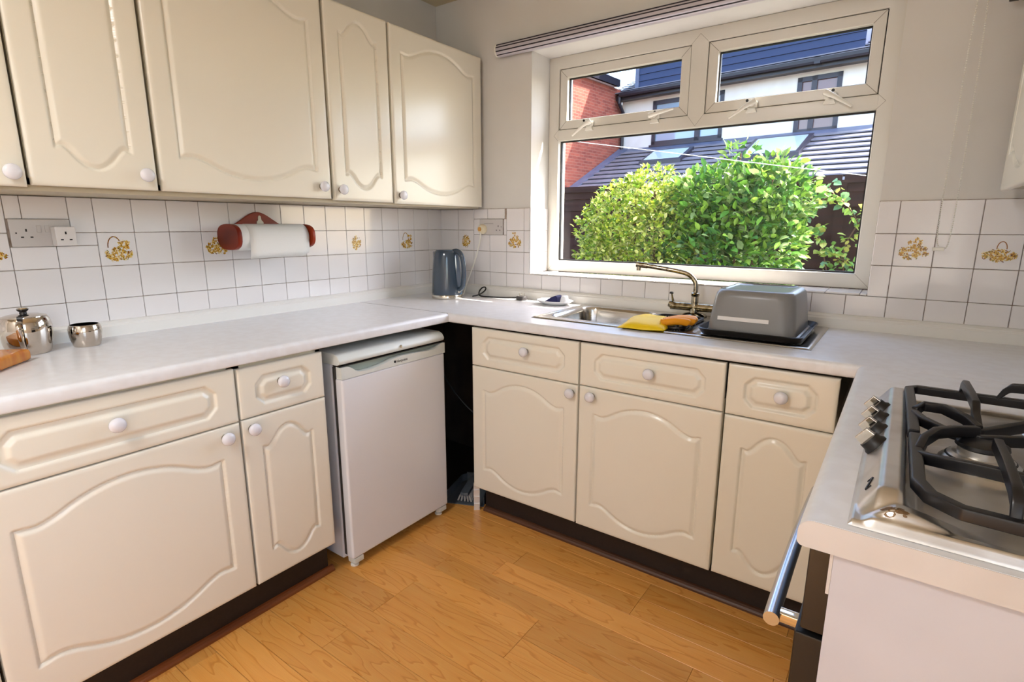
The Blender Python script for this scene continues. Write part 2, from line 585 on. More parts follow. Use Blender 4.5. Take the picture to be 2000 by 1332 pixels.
class Unit:
    """a cabinet: carcass panels, routed fronts with knobs"""
    def __init__(self, name, fr, W, depth, z0, z1, label, group, fronts, carc=(0, 0), open_top=False, front_gap=0.002):
        base = fr(np.array([[W / 2, 0, -depth / 2]]))[0]
        base[2] = z0
        self.t = thing(name, tuple(base), label, 'cabinet', group)
        f2 = Fr(fr.o, fr.s, fr.d)
        th = 0.016
        mb = MB(f2)
        dz = -0.0185
        a, b = 0.001 + carc[0], W - 0.001 - carc[1]
        zs = 0.745 if open_top else z1          # sink units are cut down below the bowls
        mb.box((a, z0, dz), (a + th, zs, -depth)).box((b - th, z0, dz), (b, zs, -depth))
        mb.box((a, z0, dz), (b, z0 + th, -depth)).box((a, z0, -depth + 0.006), (b, zs, -depth))
        if not open_top:
            mb.box((a, z1 - th, dz), (b, z1, -depth))
        mb.build('carcass', CARC, self.t)
        for (kind, a, c, ks) in fronts:
            ff = Fr(fr(np.array([[front_gap, a, 0]]))[0], fr.s, fr.d)
            w = W - 2 * front_gap
            o = routed('drawer' if kind == 'oct' else 'door', w, c - a, ff, self.t, kind)
            if ks is not None:
                knob(ff, ks[0] - front_gap, ks[1] - a, o)


# ------------------------------------------------------------------ room shell
ZT, ZB = 0.915, 0.876            # worktop top / underside
RX, BY, CZ = 2.70, -3.60, 2.405   # right wall, back wall, ceiling


def struct(mb, name, m, parent=None, **k):
    return tag(mb.build(name, m, parent, **k), kind='structure')


floor = struct(MB().box((-0.2, BY - 0.2, -0.12), (RX + 0.2, 0.30, -0.009)), 'floor', mat('shaded_subfloor', srgb(36, 22, 16), 0.9))  # dark colour stands in for shade where the planks stop
ceiling = struct(MB().box((-0.2, BY - 0.2, CZ), (RX + 0.2, 0.30, CZ + 0.15)), 'ceiling', CEIL)
wall_left = struct(MB().box((-0.2, BY - 0.2, -0.12), (0, 0.30, CZ)), 'wall_left', PAINT)
OY0, OY1, OZ0, OZ1 = -3.50, -2.42, 0.85, 2.15            # opening for the added fill window, behind the camera
wall_right = struct(MB().box((RX, OY1, -0.12), (RX + 0.2, 0.30, CZ)).box((RX, BY - 0.2, -0.12), (RX + 0.2, OY0, CZ))
                    .box((RX, OY0, -0.12), (RX + 0.2, OY1, OZ0)).box((RX, OY0, OZ1), (RX + 0.2, OY1, CZ)), 'wall_right', PAINT)
WX0, WX1, WZ0, WZ1 = 0.612, 2.072, 1.030, 2.092
ww = MB().box((0, 0, -0.12), (WX0, 0.28, CZ)).box((WX1, 0, -0.12), (RX, 0.28, CZ))
ww.box((WX0, 0, -0.12), (WX1, 0.28, WZ0)).box((WX0, 0, WZ1), (WX1, 0.28, CZ))
wall_window = struct(ww, 'wall_window', PAINT)
wb = MB().box((0, BY, -0.12), (RX, BY - 0.2, CZ))
wall_back = struct(wb, 'wall_back', PAINT)

# floor planks, strips along x
PW = 0.0995
me_cache = {}
def plank(x0, x1, y0, y1):
    key = (round(x1 - x0, 3), round(y1 - y0, 3))
    if key not in me_cache:
        a, b = key
        o = MB().box((-a / 2 + 0.0004, -b / 2 + 0.0004, -0.008), (a / 2 - 0.0004, b / 2 - 0.0004, 0)).build('plank', PLANK, floor, bevel=0.0008, seg=1, flat=True)
        o.location = ((x0 + x1) / 2, (y0 + y1) / 2, 0)
        me_cache[key] = o.data
        return
    inst(me_cache[key], 'plank', ((x0 + x1) / 2, (y0 + y1) / 2, 0), floor)
nrow = int((3.6) / PW)
offs = [0.848, 1.327, 1.327, 0.848, 0.848, 1.05, 1.60, 0.848, 1.327, 0.60]
for i in range(nrow + 1):
    y1 = 0.0 - i * PW
    y0 = max(y1 - PW, BY)
    if y1 - y0 < 0.02 or i < 5: continue          # planks left out so the gap beside the fridge looks unlit
    j = offs[(i * 7) % 10] if i % 2 else offs[(i * 3 + 1) % 10]
    xs = [0.0]
    x = j - 0.96
    while x < 0.06: x += 0.48
    while x < RX - 0.05:
        xs.append(round(x, 3)); x += 0.48 if (i + len(xs)) % 3 else 0.96
    xs.append(RX)
    for a, b in zip(xs[:-1], xs[1:]):
        plank(a, b, y0, y1)

# ------------------------------------------------------------------ wall tiles
P_T, TH = 0.110, 0.006
ROWS = [(1.258, 1.368), (1.148, 1.258), (1.038, 1.148), (0.955, 1.038)]
GB = 0.003     # grout bed thickness


def tile_obj(wall, fr, s0, s1, t0, t1, cache={}):
    """one glazed tile; fr maps (s,t,d)"""
    g = 0.0009
    key = (id(wall), tuple(fr.d), round(s1 - s0, 4), round(t1 - t0, 4))
    c = fr(np.array([[(s0 + s1) / 2, (t0 + t1) / 2, 0]]))[0]
    if key not in cache:
        f0 = Fr(c, fr.s, fr.d, fr.t)
        a, b = (s1 - s0) / 2 - g, (t1 - t0) / 2 - g
        o = MB(f0).box((-a, -b, 0), (a, b, TH)).build('tile', TILE, wall, bevel=0.0014, seg=1, org=c, flat=True)
        cache[key] = o.data
        return o
    o = inst(cache[key], 'tile', c, wall)
    # imperceptibly uneven setting, as hand-laid tiles are
    o.rotation_euler = (random.uniform(-.002, .002), random.uniform(-.002, .002), random.uniform(-.002, .002))
    return o


GOLD = [srgb(196, 140, 30), srgb(222, 176, 70), srgb(150, 92, 20), srgb(110, 60, 22), srgb(236, 206, 130), srgb(200, 160, 60), srgb(150, 140, 50), srgb(240, 226, 190)]


def motif(tile, fr, kind, seed):
    """flat glaze print: basket of flowers"""
    R = random.Random(seed)
    c = world_loc(tile)
    f0 = Fr(c, fr.s, fr.d, fr.t)
    mb = MB(Fr(c, fr.s * 1.2, fr.d, fr.t * 1.2))
    z = [TH + 0.0002]

    def disc(x, y, rx, ry, a, col, n=8):
        z[0] += 0.000004
        ca, sa = math.cos(a), math.sin(a)
        V = [(x + rx * math.cos(2 * math.pi * k / n) * ca - ry * math.sin(2 * math.pi * k / n) * sa,
              y + rx * math.cos(2 * math.pi * k / n) * sa + ry * math.sin(2 * math.pi * k / n) * ca, z[0]) for k in range(n)]
        mb.add(V, [tuple(range(n))], col)

    def flower(x, y, r):
        for k in range(5):
            a = k * 1.257 + R.random()
            disc(x + r * .8 * math.cos(a), y + r * .8 * math.sin(a), r * .75, r * .5, a, R.choice(GOLD[:2] + GOLD[4:6] + GOLD[7:]))
        disc(x, y, r * .4, r * .4, 0, R.choice(GOLD[2:4]))
    if kind == 'handle':                       # tall hoop handle basket
        for k in range(26):
            a = math.pi * k / 25
            disc(-0.008 + 0.016 * math.cos(a), 0.006 + 0.028 * math.sin(a), 0.0024, 0.0015, a + 1.57, R.choice(GOLD[2:4] + GOLD[5:6]))
        cx, cy, w, h = 0.0, -0.015, 0.031, 0.017
        for _ in range(8): flower(R.uniform(0.005, .026), R.uniform(0.0, .024), 0.004)
    elif kind == 'wide':
        cx, cy, w, h = 0.0, -0.009, 0.034, 0.015
        for k in range(22):
            a = math.pi * k / 21
            disc(0.004 + 0.010 * math.cos(a), 0.010 + 0.018 * math.sin(a), 0.002, 0.0012, a + 1.57, GOLD[2])
        for k in range(26):
            u = -1 + 2 * k / 25
            disc(u * 0.03, -0.004 - 0.012 * (1 - u * u), 0.003, 0.0015, u * .5, R.choice(GOLD[2:4]))
    elif kind == 'heap':
        cx, cy, w, h = 0.0, -0.006, 0.032, 0.020
        for k in range(24):
            u = -1 + 2 * k / 23
            disc(u * 0.027, -0.008 - 0.006 * (1 - u * u), 0.003, 0.0013, u * .5, GOLD[3])
        for _ in range(7): flower(R.uniform(-.012, .014), R.uniform(0.012, .034), 0.0036)
    else:
        cx, cy, w, h = 0.0, -0.004, 0.022, 0.026
    for _ in range(46):
        a, q = R.uniform(0, 6.28), math.sqrt(R.random())
        flower(cx + w * q * math.cos(a), cy + h * q * math.sin(a), R.uniform(.0026, .0046))
    for _ in range(26):
        a, q = R.uniform(0, 6.28), R.uniform(.7, 1.08)
        disc(cx + w * q * math.cos(a), cy + h * q * math.sin(a), R.uniform(.002, .004), 0.0011, R.uniform(0, 3.1), R.choice([GOLD[6], GOLD[3], GOLD[2]]))
    o = mb.build('printed_motif', MOTIF, tile, clean=False)
    o['label'] = 'printed gold and brown flower basket motif'


# left wall: s = y, facing +x
FL = Fr((GB, 0, 0), (0, 1, 0), (1, 0, 0))
bedL = MB().box((0, -2.75, 0.955), (GB, 0, 1.369)).build('grout_bed', GROUT, wall_left)
kindsL = {17: 'wide', 14: 'handle', 11: 'heap', 8: 'round', 5: 'round', 2: 'handle'}
SOCK_L = (-1.866, -1.719, 1.217, 1.299)
for k in range(25):
    y1, y0 = -k * P_T, -(k + 1) * P_T
    for r, (z0, z1) in enumerate(ROWS):
        if k in (15, 16) and r in (0, 1):
            continue
        t = tile_obj(wall_left, FL, y0, y1, z0, z1)
        if r == 1 and k in kindsL:
            motif(t, FL, kindsL[k], k)
# cut tiles round the double socket
for (a, b, c, d) in [(-1.870, -1.831, 1.299, 1.368), (-1.831, -1.717, 1.299, 1.368), (-1.717, -1.650, 1.258, 1.368),
                     (-1.719, -1.650, 1.217, 1.258), (-1.870, -1.760, 1.148, 1.217), (-1.760, -1.650, 1.148, 1.217)]:
    tile_obj(wall_left, FL, a, b, c, d)
# window wall: s = x, facing -y
FW = Fr((0, -GB, 0), (1, 0, 0), (0, -1, 0))
MB().box((0, 0, 0.955), (WX0, -GB, 1.369)).box((WX1, 0, 0.955), (RX, -GB, 1.369)).box((WX0, 0, 0.955), (WX1, -GB, 1.040)).build('grout_bed', GROUT, wall_window)
X0 = 0.0286
edges = [0.009] + [X0 + k * P_T for k in range(1, 6)] + [WX0]
for i in range(6):
    for r, (z0, z1) in enumerate(ROWS):
        if i in (2, 3) and r in (0, 1): continue
        if i == 5 and r == 3: continue
        if i == 0 and False: continue
        t = tile_obj(wall_window, FW, edges[i], edges[i + 1], z0, z1)
        if r == 1 and i in (1, 4):
            motif(t, FW, 'round' if i == 1 else 'heap', 40 + i)
e2, e3, e4 = edges[2], edges[3], edges[4]
for (a, b, c, d) in [(e2, 0.345, 1.316, 1.368), (0.345, e4 - 0.012, 1.316, 1.368), (e2, 0.295, 1.234, 1.316), (0.450, e4, 1.234, 1.316),
                     (e2, e3, 1.148, 1.234), (e3, e4, 1.148, 1.234)]:
    tile_obj(wall_window, FW, a, b, c, d)
xs = [WX0 - 0.0336 + k * P_T for k in range(0, 15)]
xs[0] = edges[5]
for a, b in zip(xs[:-1], xs[1:]):
    if a < 2.04:
        tile_obj(wall_window, FW, a, 2.133 if b > 2.07 else b, 0.955, 1.038)
XR = [WX1, 2.133, 2.243, 2.353, 2.463, 2.573, RX - 0.004]
for i in range(len(XR) - 1):
    for r, (z0, z1) in enumerate(ROWS):
        if i == 0 and r == 3: continue
        t = tile_obj(wall_window, FW, XR[i], XR[i + 1], z0, z1)
        if r == 1 and i in (1, 3):
            motif(t, FW, 'heap' if i == 1 else 'wide', 60 + i)

# reveal tiles on the left side of the window opening and the tiled sill
FRV = Fr((WX0, 0, 0), (0, 1, 0), (1, 0, 0))
for r, (z0, z1) in enumerate(ROWS[:3]):
    for (a, b) in [(-0.008, 0.102), (0.102, 0.155)]:
        tile_obj(wall_window, FRV, a, b, max(z0, 1.046), z1)
sill = struct(MB().box((WX0, 0.0, WZ0), (WX1, 0.20, WZ0 + 0.009)), 'trim_sill', GROUT)
FS = Fr((0, 0, WZ0 + 0.009), (1, 0, 0), (0, 0, 1), (0, 1, 0))
xk = WX0 + 0.008
while xk < WX1 - 0.01:
    xe = min(xk + P_T, WX1)
    for a, b in ((-0.010, 0.098), (0.098, 0.156)):
        tile_obj(sill, FS, xk, xe, a, b)
    xk = xe

# upstands (rear edging of the worktops)
for nm, a, b, s in (('trim_upstand_left', (0.0005, -2.75), (0.0225, -0.0205), 0), ('trim_upstand_window', (0.0005, -0.0225), (RX, -0.0005), 1)):
    mb = MB()
    prof = [(0.0, ZT), (0.0225, ZT), (0.0225, ZT + 0.034), (0.018, ZT + 0.040), (0.018, ZT + 0.043), (0.011, ZT + 0.049), (0.0, ZT + 0.051)]
    if s == 0:
        mb.prism([(p[0] + 0.0095, p[1]) for p in prof], -2.75, -0.03, axis=1)
    else:
        mb.prism([(-p[0] - 0.0095, p[1]) for p in prof], 0.0095, RX - 0.001, axis=0)
    struct(mb, nm, UPST)

# brown sheets painting in the shade of the corner below the worktop
struct(MB().box((0.0, -0.004, -0.0088), (0.735, -0.0005, ZB - 0.001)), 'trim_shade_window', GAPSHADE)
struct(MB().box((0.0005, -0.66, -0.0088), (0.004, -0.0045, ZB - 0.001)), 'trim_shade_left', GAPSHADE)
# plinths and beads
struct(MB().box((0.519, -2.75, 0.0), (0.535, -1.242, 0.140)), 'baseboard_left', PLINTH)
struct(MB().box((0.735, -0.532, 0.0), (2.115, -0.516, 0.136)), 'baseboard_window', PLINTH)
def bead(name, pts, ax):
    mb = MB()
    q = [(0, 0), (0.020, 0), (0.019, 0.007), (0.015, 0.013), (0.008, 0.018), (0, 0.020)]
    if ax == 1:
        mb.prism([(0.535 + a, b) for a, b in q], pts[0], pts[1], axis=1)
    else:
        mb.prism([(-0.532 - a, b) for a, b in q], pts[0], pts[1], axis=0)
    struct(mb, name, BEAD if ax == 1 else mat('dark_bead', srgb(86, 52, 30), 0.45, noise=(12, srgb(60, 34, 20), 0.4, 0.65, (0.1, 1, 1))))
bead('trim_bead_left', (-2.75, -1.225), 1)
bead('trim_bead_window', (0.735, 2.115), 0)

# ------------------------------------------------------------------ window
win = bpy.data.objects.new('window_1', None)
win.location = (0, 0, 0)
COL.objects.link(win)
tag(win, kind='structure')
FY = 0.160                                   # interior face of the frame
GY = 0.195                                   # glass


def ring(mb, x0, x1, z0, z1, w, y0, y1):
    """mitred frame of width w"""
    A = [(x0, z0), (x1, z0), (x1, z1), (x0, z1)]
    B = [(x0 + w, z0 + w), (x1 - w, z0 + w), (x1 - w, z1 - w), (x0 + w, z1 - w)]
    V = [(x, y0, z) for x, z in A + B] + [(x, y1, z) for x, z in A + B]
    Fc = []
    for i in range(4):
        j = (i + 1) % 4
        Fc += [(i, j, 4 + j, 4 + i), (8 + j, 8 + i, 12 + i, 12 + j), (4 + i, 4 + j, 12 + j, 12 + i), (j, i, 8 + i, 8 + j)]
    mb.add(V, Fc)


TZ0, TZ1 = 1.700, 1.752                       # transom (below the sashes)
fmb = MB()
ring(fmb, WX0, WX1, WZ0 + 0.016, WZ1, 0.057, FY, 0.235)
fmb.box((WX0 + 0.05, FY + 0.001, TZ0), (WX1 - 0.05, 0.234, TZ1))
fmb.box((1.320, FY + 0.0005, TZ1 - 0.01), (1.392, 0.2335, WZ1 - 0.05))
fmb.build('frame', UPVC, win, bevel=0.004)
sd = []                                       # weld seams, as fine strips on the frame
sm = MB()
def seam(p, q, w=0.0012):
    d = (Vector(q) - Vector(p)).normalized()
    n = Vector((-d.z, 0, d.x)) * w / 2
    p, q = Vector(p), Vector(q)
    V = [tuple(p - n), tuple(q - n), tuple(q + n), tuple(p + n)]
    sm.add(V, [(0, 1, 2, 3)])
ys = FY - 0.0004
tm = (TZ0 + TZ1) / 2
for sx, x in ((1, WX0 + 0.057), (-1, WX1 - 0.057)):
    seam((x, ys, TZ0), (x - sx * 0.026, ys, tm)); seam((x, ys, TZ1), (x - sx * 0.026, ys, tm))
    seam((x, ys, WZ0 + 0.073), (x - sx * 0.056, ys, WZ0 + 0.017))
seam((1.320, ys, TZ1), (1.356, ys, tm - 0.02)); seam((1.392, ys, TZ1), (1.356, ys, tm - 0.02))
seam((1.320, ys, WZ1 - 0.057), (1.356, ys, WZ1 - 0.02)); seam((1.392, ys, WZ1 - 0.057), (1.356, ys, WZ1 - 0.02))
sm.build('weld_seam', SEAM, win, clean=False)
# sashes
for (x0, x1) in ((WX0 + 0.060, 1.318), (1.394, WX1 - 0.060)):
    z0, z1 = TZ1 + 0.002, WZ1 - 0.059
    mb = MB(); ring(mb, x0, x1, z0, z1, 0.040, FY + 0.006, 0.222)
    s = mb.build('sash', UPVC, win, bevel=0.003)
    mb = MB(); ring(mb, x0 + 0.040, x1 - 0.040, z0 + 0.040, z1 - 0.040, 0.005, GY - 0.006, GY + 0.006)
    mb.build('gasket', UPVC_OUT, s)
    MB().box((x0 + 0.041, GY - 0.002, z0 + 0.041), (x1 - 0.041, GY + 0.002, z1 - 0.041)).build('pane', GLASS, s)
    q = MB()
    sm = q
    for sx, xx in ((1, x0), (-1, x1)):
        for sz, zz in ((1, z0), (-1, z1)):
            seam((xx + sx * .002, FY + 0.0055, zz + sz * .002), (xx + sx * 0.040, FY + 0.0055, zz + sz * 0.040), 0.002)
    q.build('weld_seam', SEAM, s, clean=False)
    # black ring painting in the shade of the gap between sash and frame
    mb = MB(); ring(mb, x0 - 0.003, x1 + 0.003, z0 - 0.003, z1 + 0.003, 0.0045, FY + 0.012, FY + 0.02)
    mb.build('sash_gap_shade', UPVC_OUT, s)
mb = MB(); ring(mb, WX0 + 0.057, WX1 - 0.057, WZ0 + 0.073, TZ0, 0.006, GY - 0.008, GY + 0.006)
mb.build('gasket', UPVC_OUT, win)
MB().box((WX0 + 0.058, GY - 0.002, WZ0 + 0.074), (WX1 - 0.058, GY + 0.002, TZ0 - 0.001)).build('pane', GLASS, win)
# handles on the sashes (px positions gave x along the bottom rail)
for (x, ang) in ((0.845, math.radians(215)), (1.175, math.radians(8)), (1.585, math.radians(212)), (1.862, math.radians(-35))):
    z = TZ1 + 0.012
    hd = MB()
    hd.box((x - 0.020, FY - 0.006, z - 0.012), (x + 0.020, FY + 0.006, z + 0.014))
    hd.prism([(x - 0.022, z - 0.030), (x + 0.022, z - 0.030), (x + 0.014, z - 0.012), (x - 0.014, z - 0.012)], FY - 0.012, FY + 0.001, axis=1)
    o = hd.build('handle_base', WHITEPL, win, bevel=0.003)
    l = MB()
    c, s_ = math.cos(ang), math.sin(ang)
    p0 = Vector((x - c * 0.020, FY - 0.026, z + 0.004 - s_ * 0.014))
    p1 = Vector((x + c * 0.02, FY - 0.034, z + 0.004 + s_ * 0.02))
    p2 = Vector((x + c * 0.095, FY - 0.034, z + 0.004 + s_ * 0.095))
    l.tube([p0, p1, p2], [0.0115, 0.0085, 0.0042], 12)
    l.tube([(x, FY - 0.004, z + .004), (x, FY - 0.026, z + .004)], 0.011, 14)
    l.build('lever', WHITEPL, o, smooth=True)
    MB().lathe([(0.0055, 0), (0.0055, 0.003)], (x + (0.012 if c > 0 else -0.012), FY - 0.036, z + 0.012), 12, (0, -1, 0)).build('screw_cap', BLACK, o)

# unseen side window added in the right wall to let in fill light
fill_win = bpy.data.objects.new('fill_window', None)
COL.objects.link(fill_win)
tag(fill_win, kind='structure')
mb = MB()
for (a, b, c, d) in ((OY0, OY0 + .06, OZ0, OZ1), (OY1 - .06, OY1, OZ0, OZ1), (OY0, OY1, OZ0, OZ0 + .06), (OY0, OY1, OZ1 - .06, OZ1)):
    mb.box((RX + 0.10, a, c), (RX + 0.16, b, d))
mb.build('frame', UPVC, fill_win)
MB().box((RX + 0.128, OY0 + .06, OZ0 + .06), (RX + 0.132, OY1 - .06, OZ1 - .06)).build('pane', GLASS, fill_win)

# ------------------------------------------------------------------ worktops
def nose(zt=ZT, zb=ZB, r=0.014):
    """rounded front: list of (outward, z) from top to bottom"""
    pts = [(-0.12, zt)]
    for a in np.linspace(90, 0, 7): pts.append((-r + r * math.cos(math.radians(a)), zt - r + r * math.sin(math.radians(a))))
    for a in np.linspace(0, -90, 4): pts.append((-0.008 + 0.008 * math.cos(math.radians(a)), zb + 0.008 + 0.008 * math.sin(math.radians(a))))
    pts.append((-0.12, zb))
    return pts
DL, DW = 0.612, 0.622
wl = thing('worktop', (0.3, -1.6, ZB), 'pale grey laminate worktop over the fridge, holding the teapot', 'worktop')
mb = MB().prism([(DL + a, z) for a, z in nose()], -2.75, -DW - 0.0008, axis=1)
mb.box((0.008, -2.75, ZB), (DL - 0.12, -DW - 0.0008, ZT))
mb.build('slab', WORK, wl, smooth=True, angle=30)
MB().box((0.03, -DW - 0.0012, ZT - 0.001), (DL - 0.004, -DW + 0.0006, ZT + 0.0004)).build('joint_strip', mat('joint_strip', srgb(120, 112, 106), 0.4, 0.6), wl)
wwk = thing('worktop', (1.35, -0.3, ZB), 'pale grey laminate worktop under the window with the inset sink', 'worktop')
SX0, SX1, SY0, SY1 = 0.955, 1.972, -0.500, -0.045       # sink outer
mb = MB().prism([(-DW - a, z) for a, z in nose()], 0.0075, 2.700 - 0.002, axis=0)
mb.box((0.0075, -DW + 0.12, ZB), (SX0 + 0.012, -0.0095, ZT)).box((SX1 - 0.35, -DW + 0.12, ZB), (RX - 0.002, -0.0095, ZT))
mb.box((SX0 + 0.012, SY1 - 0.03, ZB), (SX1 - 0.35, -0.0095, ZT))
mb.build('slab', WORK, wwk, smooth=True, angle=30)
wr = thing('worktop', (2.4, -1.1, ZB), 'pale laminate worktop around the gas hob with bare cut end', 'worktop')
RXF, RYE = 2.100, -1.588
mb = MB().prism([(RXF - a, z) for a, z in nose(r=0.018)], RYE, -DW - 0.0015, axis=1)
mb.box((RXF + 0.12, RYE, ZB), (RX - 0.002, -DW - 0.0015, ZT))
mb.build('slab', WORK, wr, smooth=True, angle=30)
mb = MB().prism([(RXF - a, z) for a, z in nose(ZT - 0.0006, ZB + 0.0006, 0.0175)], RYE - 0.0012, RYE - 0.0001, axis=1)
mb.box((RXF + 0.12, RYE - 0.0012, ZB + 0.0006), (RX - 0.002, RYE - 0.0001, ZT - 0.0006))
mb.build('end_edging', WORKEND, wr)

# ------------------------------------------------------------------ base cabinets
GL = 'base cabinets along the fridge wall'
FBL = lambda y0: Fr((0.600, y0, 0), (0, 1, 0), (1, 0, 0))
Unit('base_cabinet', FBL(-2.145), 0.600, 0.57, 0.140, 0.873, 'wide cream base cabinet with long drawer, left of the narrow one', GL,
     [('arch', 0.141, 0.699, (0.551, 0.667)), ('oct', 0.703, 0.866, (0.286, 0.792))])
Unit('base_cabinet', FBL(-1.541), 0.298, 0.57, 0.140, 0.873, 'narrow cream base cabinet directly left of the fridge', GL,
     [('arch', 0.141, 0.701, (0.029, 0.671)), ('oct', 0.705, 0.862, (0.136, 0.799))])
Unit('base_cabinet', FBL(-2.749), 0.600, 0.57, 0.140, 0.873, 'cream base cabinet furthest left, beyond the wide drawer cabinet', GL,
     [('arch', 0.141, 0.699, (0.045, 0.667)), ('oct', 0.703, 0.866, (0.300, 0.792))])
GW = 'base cabinets under the window'
FBW = lambda x0: Fr((x0, -0.605, 0), (1, 0, 0), (0, -1, 0))
Unit('base_cabinet', FBW(0.722), 0.515, 0.575, 0.138, 0.873, 'cream base cabinet under the window nearest the fridge', GW,
     [('arch', 0.139, 0.699, (0.489, 0.669)), ('oct', 0.703, 0.865, (0.280, 0.799))], open_top=True)
Unit('base_cabinet', FBW(1.240), 0.518, 0.575, 0.138, 0.873, 'cream base cabinet in the middle of the run under the window', GW,
     [('arch', 0.137, 0.701, (0.056, 0.671)), ('oct', 0.705, 0.865, (0.273, 0.793))], open_top=True)
Unit('base_cabinet', FBW(1.762), 0.305, 0.575, 0.138, 0.873, 'narrow cream base cabinet in the corner beside the oven', GW,
     [('arch', 0.139, 0.699, None), ('oct', 0.703, 0.865, (0.160, 0.788))], open_top=True)
# galvanised leg at the left end
lg = thing('cabinet_leg', (0.709, -0.565, 0), 'crinkled silver cabinet leg beside the dustpan', 'leg')
m = MB()
pts = [(0.697, -0.573), (0.718, -0.556), (0.714, -0.551), (0.693, -0.568)]
for k in range(8):
    z0, z1 = k * 0.0170, (k + 1) * 0.0170
    o = 0.002 * (k % 2)
    m.prism([(x + o, y - o) for x, y in pts], z0 + 0.0, z1, axis=2)
m.build('leg_strip', mat('crinkled_foil', srgb(236, 236, 234), 0.35, 0.6), lg)

# ------------------------------------------------------------------ wall cabinets
GU = 'wall cabinets over the tiled splashback'
FU = lambda y0: Fr((0.325, y0, 0), (0, 1, 0), (1, 0, 0))
U0, U1 = 1.378, 2.100
for (y0, w, zb_, kn, lab) in (
        (-0.632, 0.606, 1.376, (0.030, 1.412), 'wide glossy cream wall cabinet nearest the window corner'),
        (-0.948, 0.306, 1.379, (0.030, 1.420), 'narrow cream wall cabinet between two wide ones'),
        (-1.565, 0.606, 1.383, (0.560, 1.427), 'wide cream wall cabinet above the paper roll holder'),
        (-1.873, 0.300, 1.383, (0.265, 1.425), 'narrow cream wall cabinet with long panel above the double socket'),
        (-2.482, 0.604, 1.378, (0.572, 1.412), 'cream wall cabinet cut off by the picture edge')):
    Unit('wall_cabinet', FU(y0), w, 0.318, 1.386, U1, lab, GU, [('arch', zb_, U1, kn)])
struct(MB().box((0.0095, -2.49, 1.3695), (0.300, -0.030, 1.3845)), 'trim_pelmet', mat('pelmet_board', srgb(196, 184, 158), 0.5, noise=(14, srgb(150, 112, 60), 0.62, 0.72, (1, 0.3, 1))))
# right-hand wall cabinet
Unit('wall_cabinet', Fr((2.372, -0.115, 0), (0, -1, 0), (-1, 0, 0)), 0.600, 0.322, 1.392, U1, 'cream wall cabinet on the far right above the hob', GU, [('arch', 1.386, U1, None)])

# ------------------------------------------------------------------ end panel and oven
ep = thing('end_panel', (2.42, -1.57, 0), 'off-white laminate end panel below the hob worktop', 'panel')
MB().box((2.143, -1.580, 0.0), (RX - 0.002, -1.562, ZB - 0.0005)).build('board', PANEL, ep)
MB().box((2.139, -1.5805, 0.815), (2.1428, -1.575, ZB - 0.004)).build('edging_strip', WORKEND, ep)
ov = thing('oven', (2.4, -1.26, 0.10), 'black built-in oven with steel bar handle under the hob', 'oven')
MB().box((2.150, -1.556, 0.13), (2.66, -0.965, 0.868)).build('oven_body', BLACK, ov)
dr = MB().box((2.108, -1.560, 0.14), (2.148, -0.962, 0.730)).build('oven_door', BLACK, ov, bevel=0.003)
MB().box((2.1065, -1.50, 0.22), (2.1079, -1.02, 0.62)).build('door_glass', mat('oven_glass', srgb(8, 8, 10), 0.05, spec=0.8), dr)
MB().box((2.114, -1.560, 0.738), (2.148, -0.962, 0.866)).build('control_panel', mat('oven_panel', srgb(28, 26, 26), 0.3), ov, bevel=0.002)
hm = MB()
for k in range(9):
    pass
hp = [(2.072 - 0.004 * (1 - ((y + 1.26) / 0.26) ** 2), y, 0.700) for y in np.linspace(-1.512, -1.01, 14)]
h = MB().tube(hp, 0.0115, 16).build('handle', mat('handle_steel', srgb(196, 200, 208), 0.22, 1.0), ov, smooth=True)
for y in (-1.490, -1.03):
    MB().box((2.074, y - 0.009, 0.690), (2.110, y + 0.009, 0.706)).build('handle_post', CHROME, h, bevel=0.002)
# oven housing between panel and corner unit
oh = thing('filler_panel', (2.12, -0.80, 0.0), 'cream filler panel between oven and corner cabinet', 'panel')
MB().box((2.120, -0.955, 0.14), (2.138, -0.632, 0.872)).build('board', CREAM, oh)
MB().box((2.20, -1.55, 0.0), (2.215, -0.64, 0.128)).build('kick_board', PLINTH, oh)

# ------------------------------------------------------------------ hob
HX0, HX1, HY0, HY1 = 2.152, 2.655, -1.574, -0.945
hob = thing('gas_hob', (2.40, -1.26, ZT), 'stainless steel gas hob with black cast-iron grates', 'hob')
X = np.concatenate([np.linspace(HX0, 2.24, 45), np.linspace(2.245, HX1, 50)])
Y = np.concatenate([np.linspace(HY0, HY0 + 0.10, 40), np.linspace(HY0 + .105, HY1 - .105, 40), np.linspace(HY1 - 0.10, HY1, 34)])
gx, gy = np.meshgrid(X, Y)
dn, df, dr_ = gy - HY0, HY1 - gy, HX1 - gx
ridge = np.interp(gx, [HX0, HX0 + 0.004, 2.178, 2.183, 2.200, 2.206, 2.222, 2.23], [0, 0.004, 0.0355, 0.038, 0.038, 0.034, 0.008, 0.006])
ends = sstep(dn, 0.0, 0.058) * sstep(df, 0.0, 0.030)
flare = 0.030 * sstep(-gx, -2.33, -2.19) * sstep(dn, 0.0, 0.02) * (1 - sstep(dn, 0.035, 0.075))
rimn = 0.013 * np.maximum(sstep(dn, 0.0, 0.008) * (1 - sstep(dn, 0.018, 0.030)), np.maximum(sstep(df, 0, 0.008) * (1 - sstep(df, .018, .03)), sstep(dr_, 0, .008) * (1 - sstep(dr_, .018, .03))))
pan = 0.006 * sstep(np.minimum(np.minimum(dn, df), dr_), 0.0, 0.006) * sstep(gx - HX0, 0, 0.004)
Hh = ZT + 0.002 + np.maximum(np.maximum(ridge * ends, rimn * sstep(gx - HX0, 0, .03)), np.maximum(pan, flare * 0.9 * sstep(gx - HX0, 0.0, 0.05)))
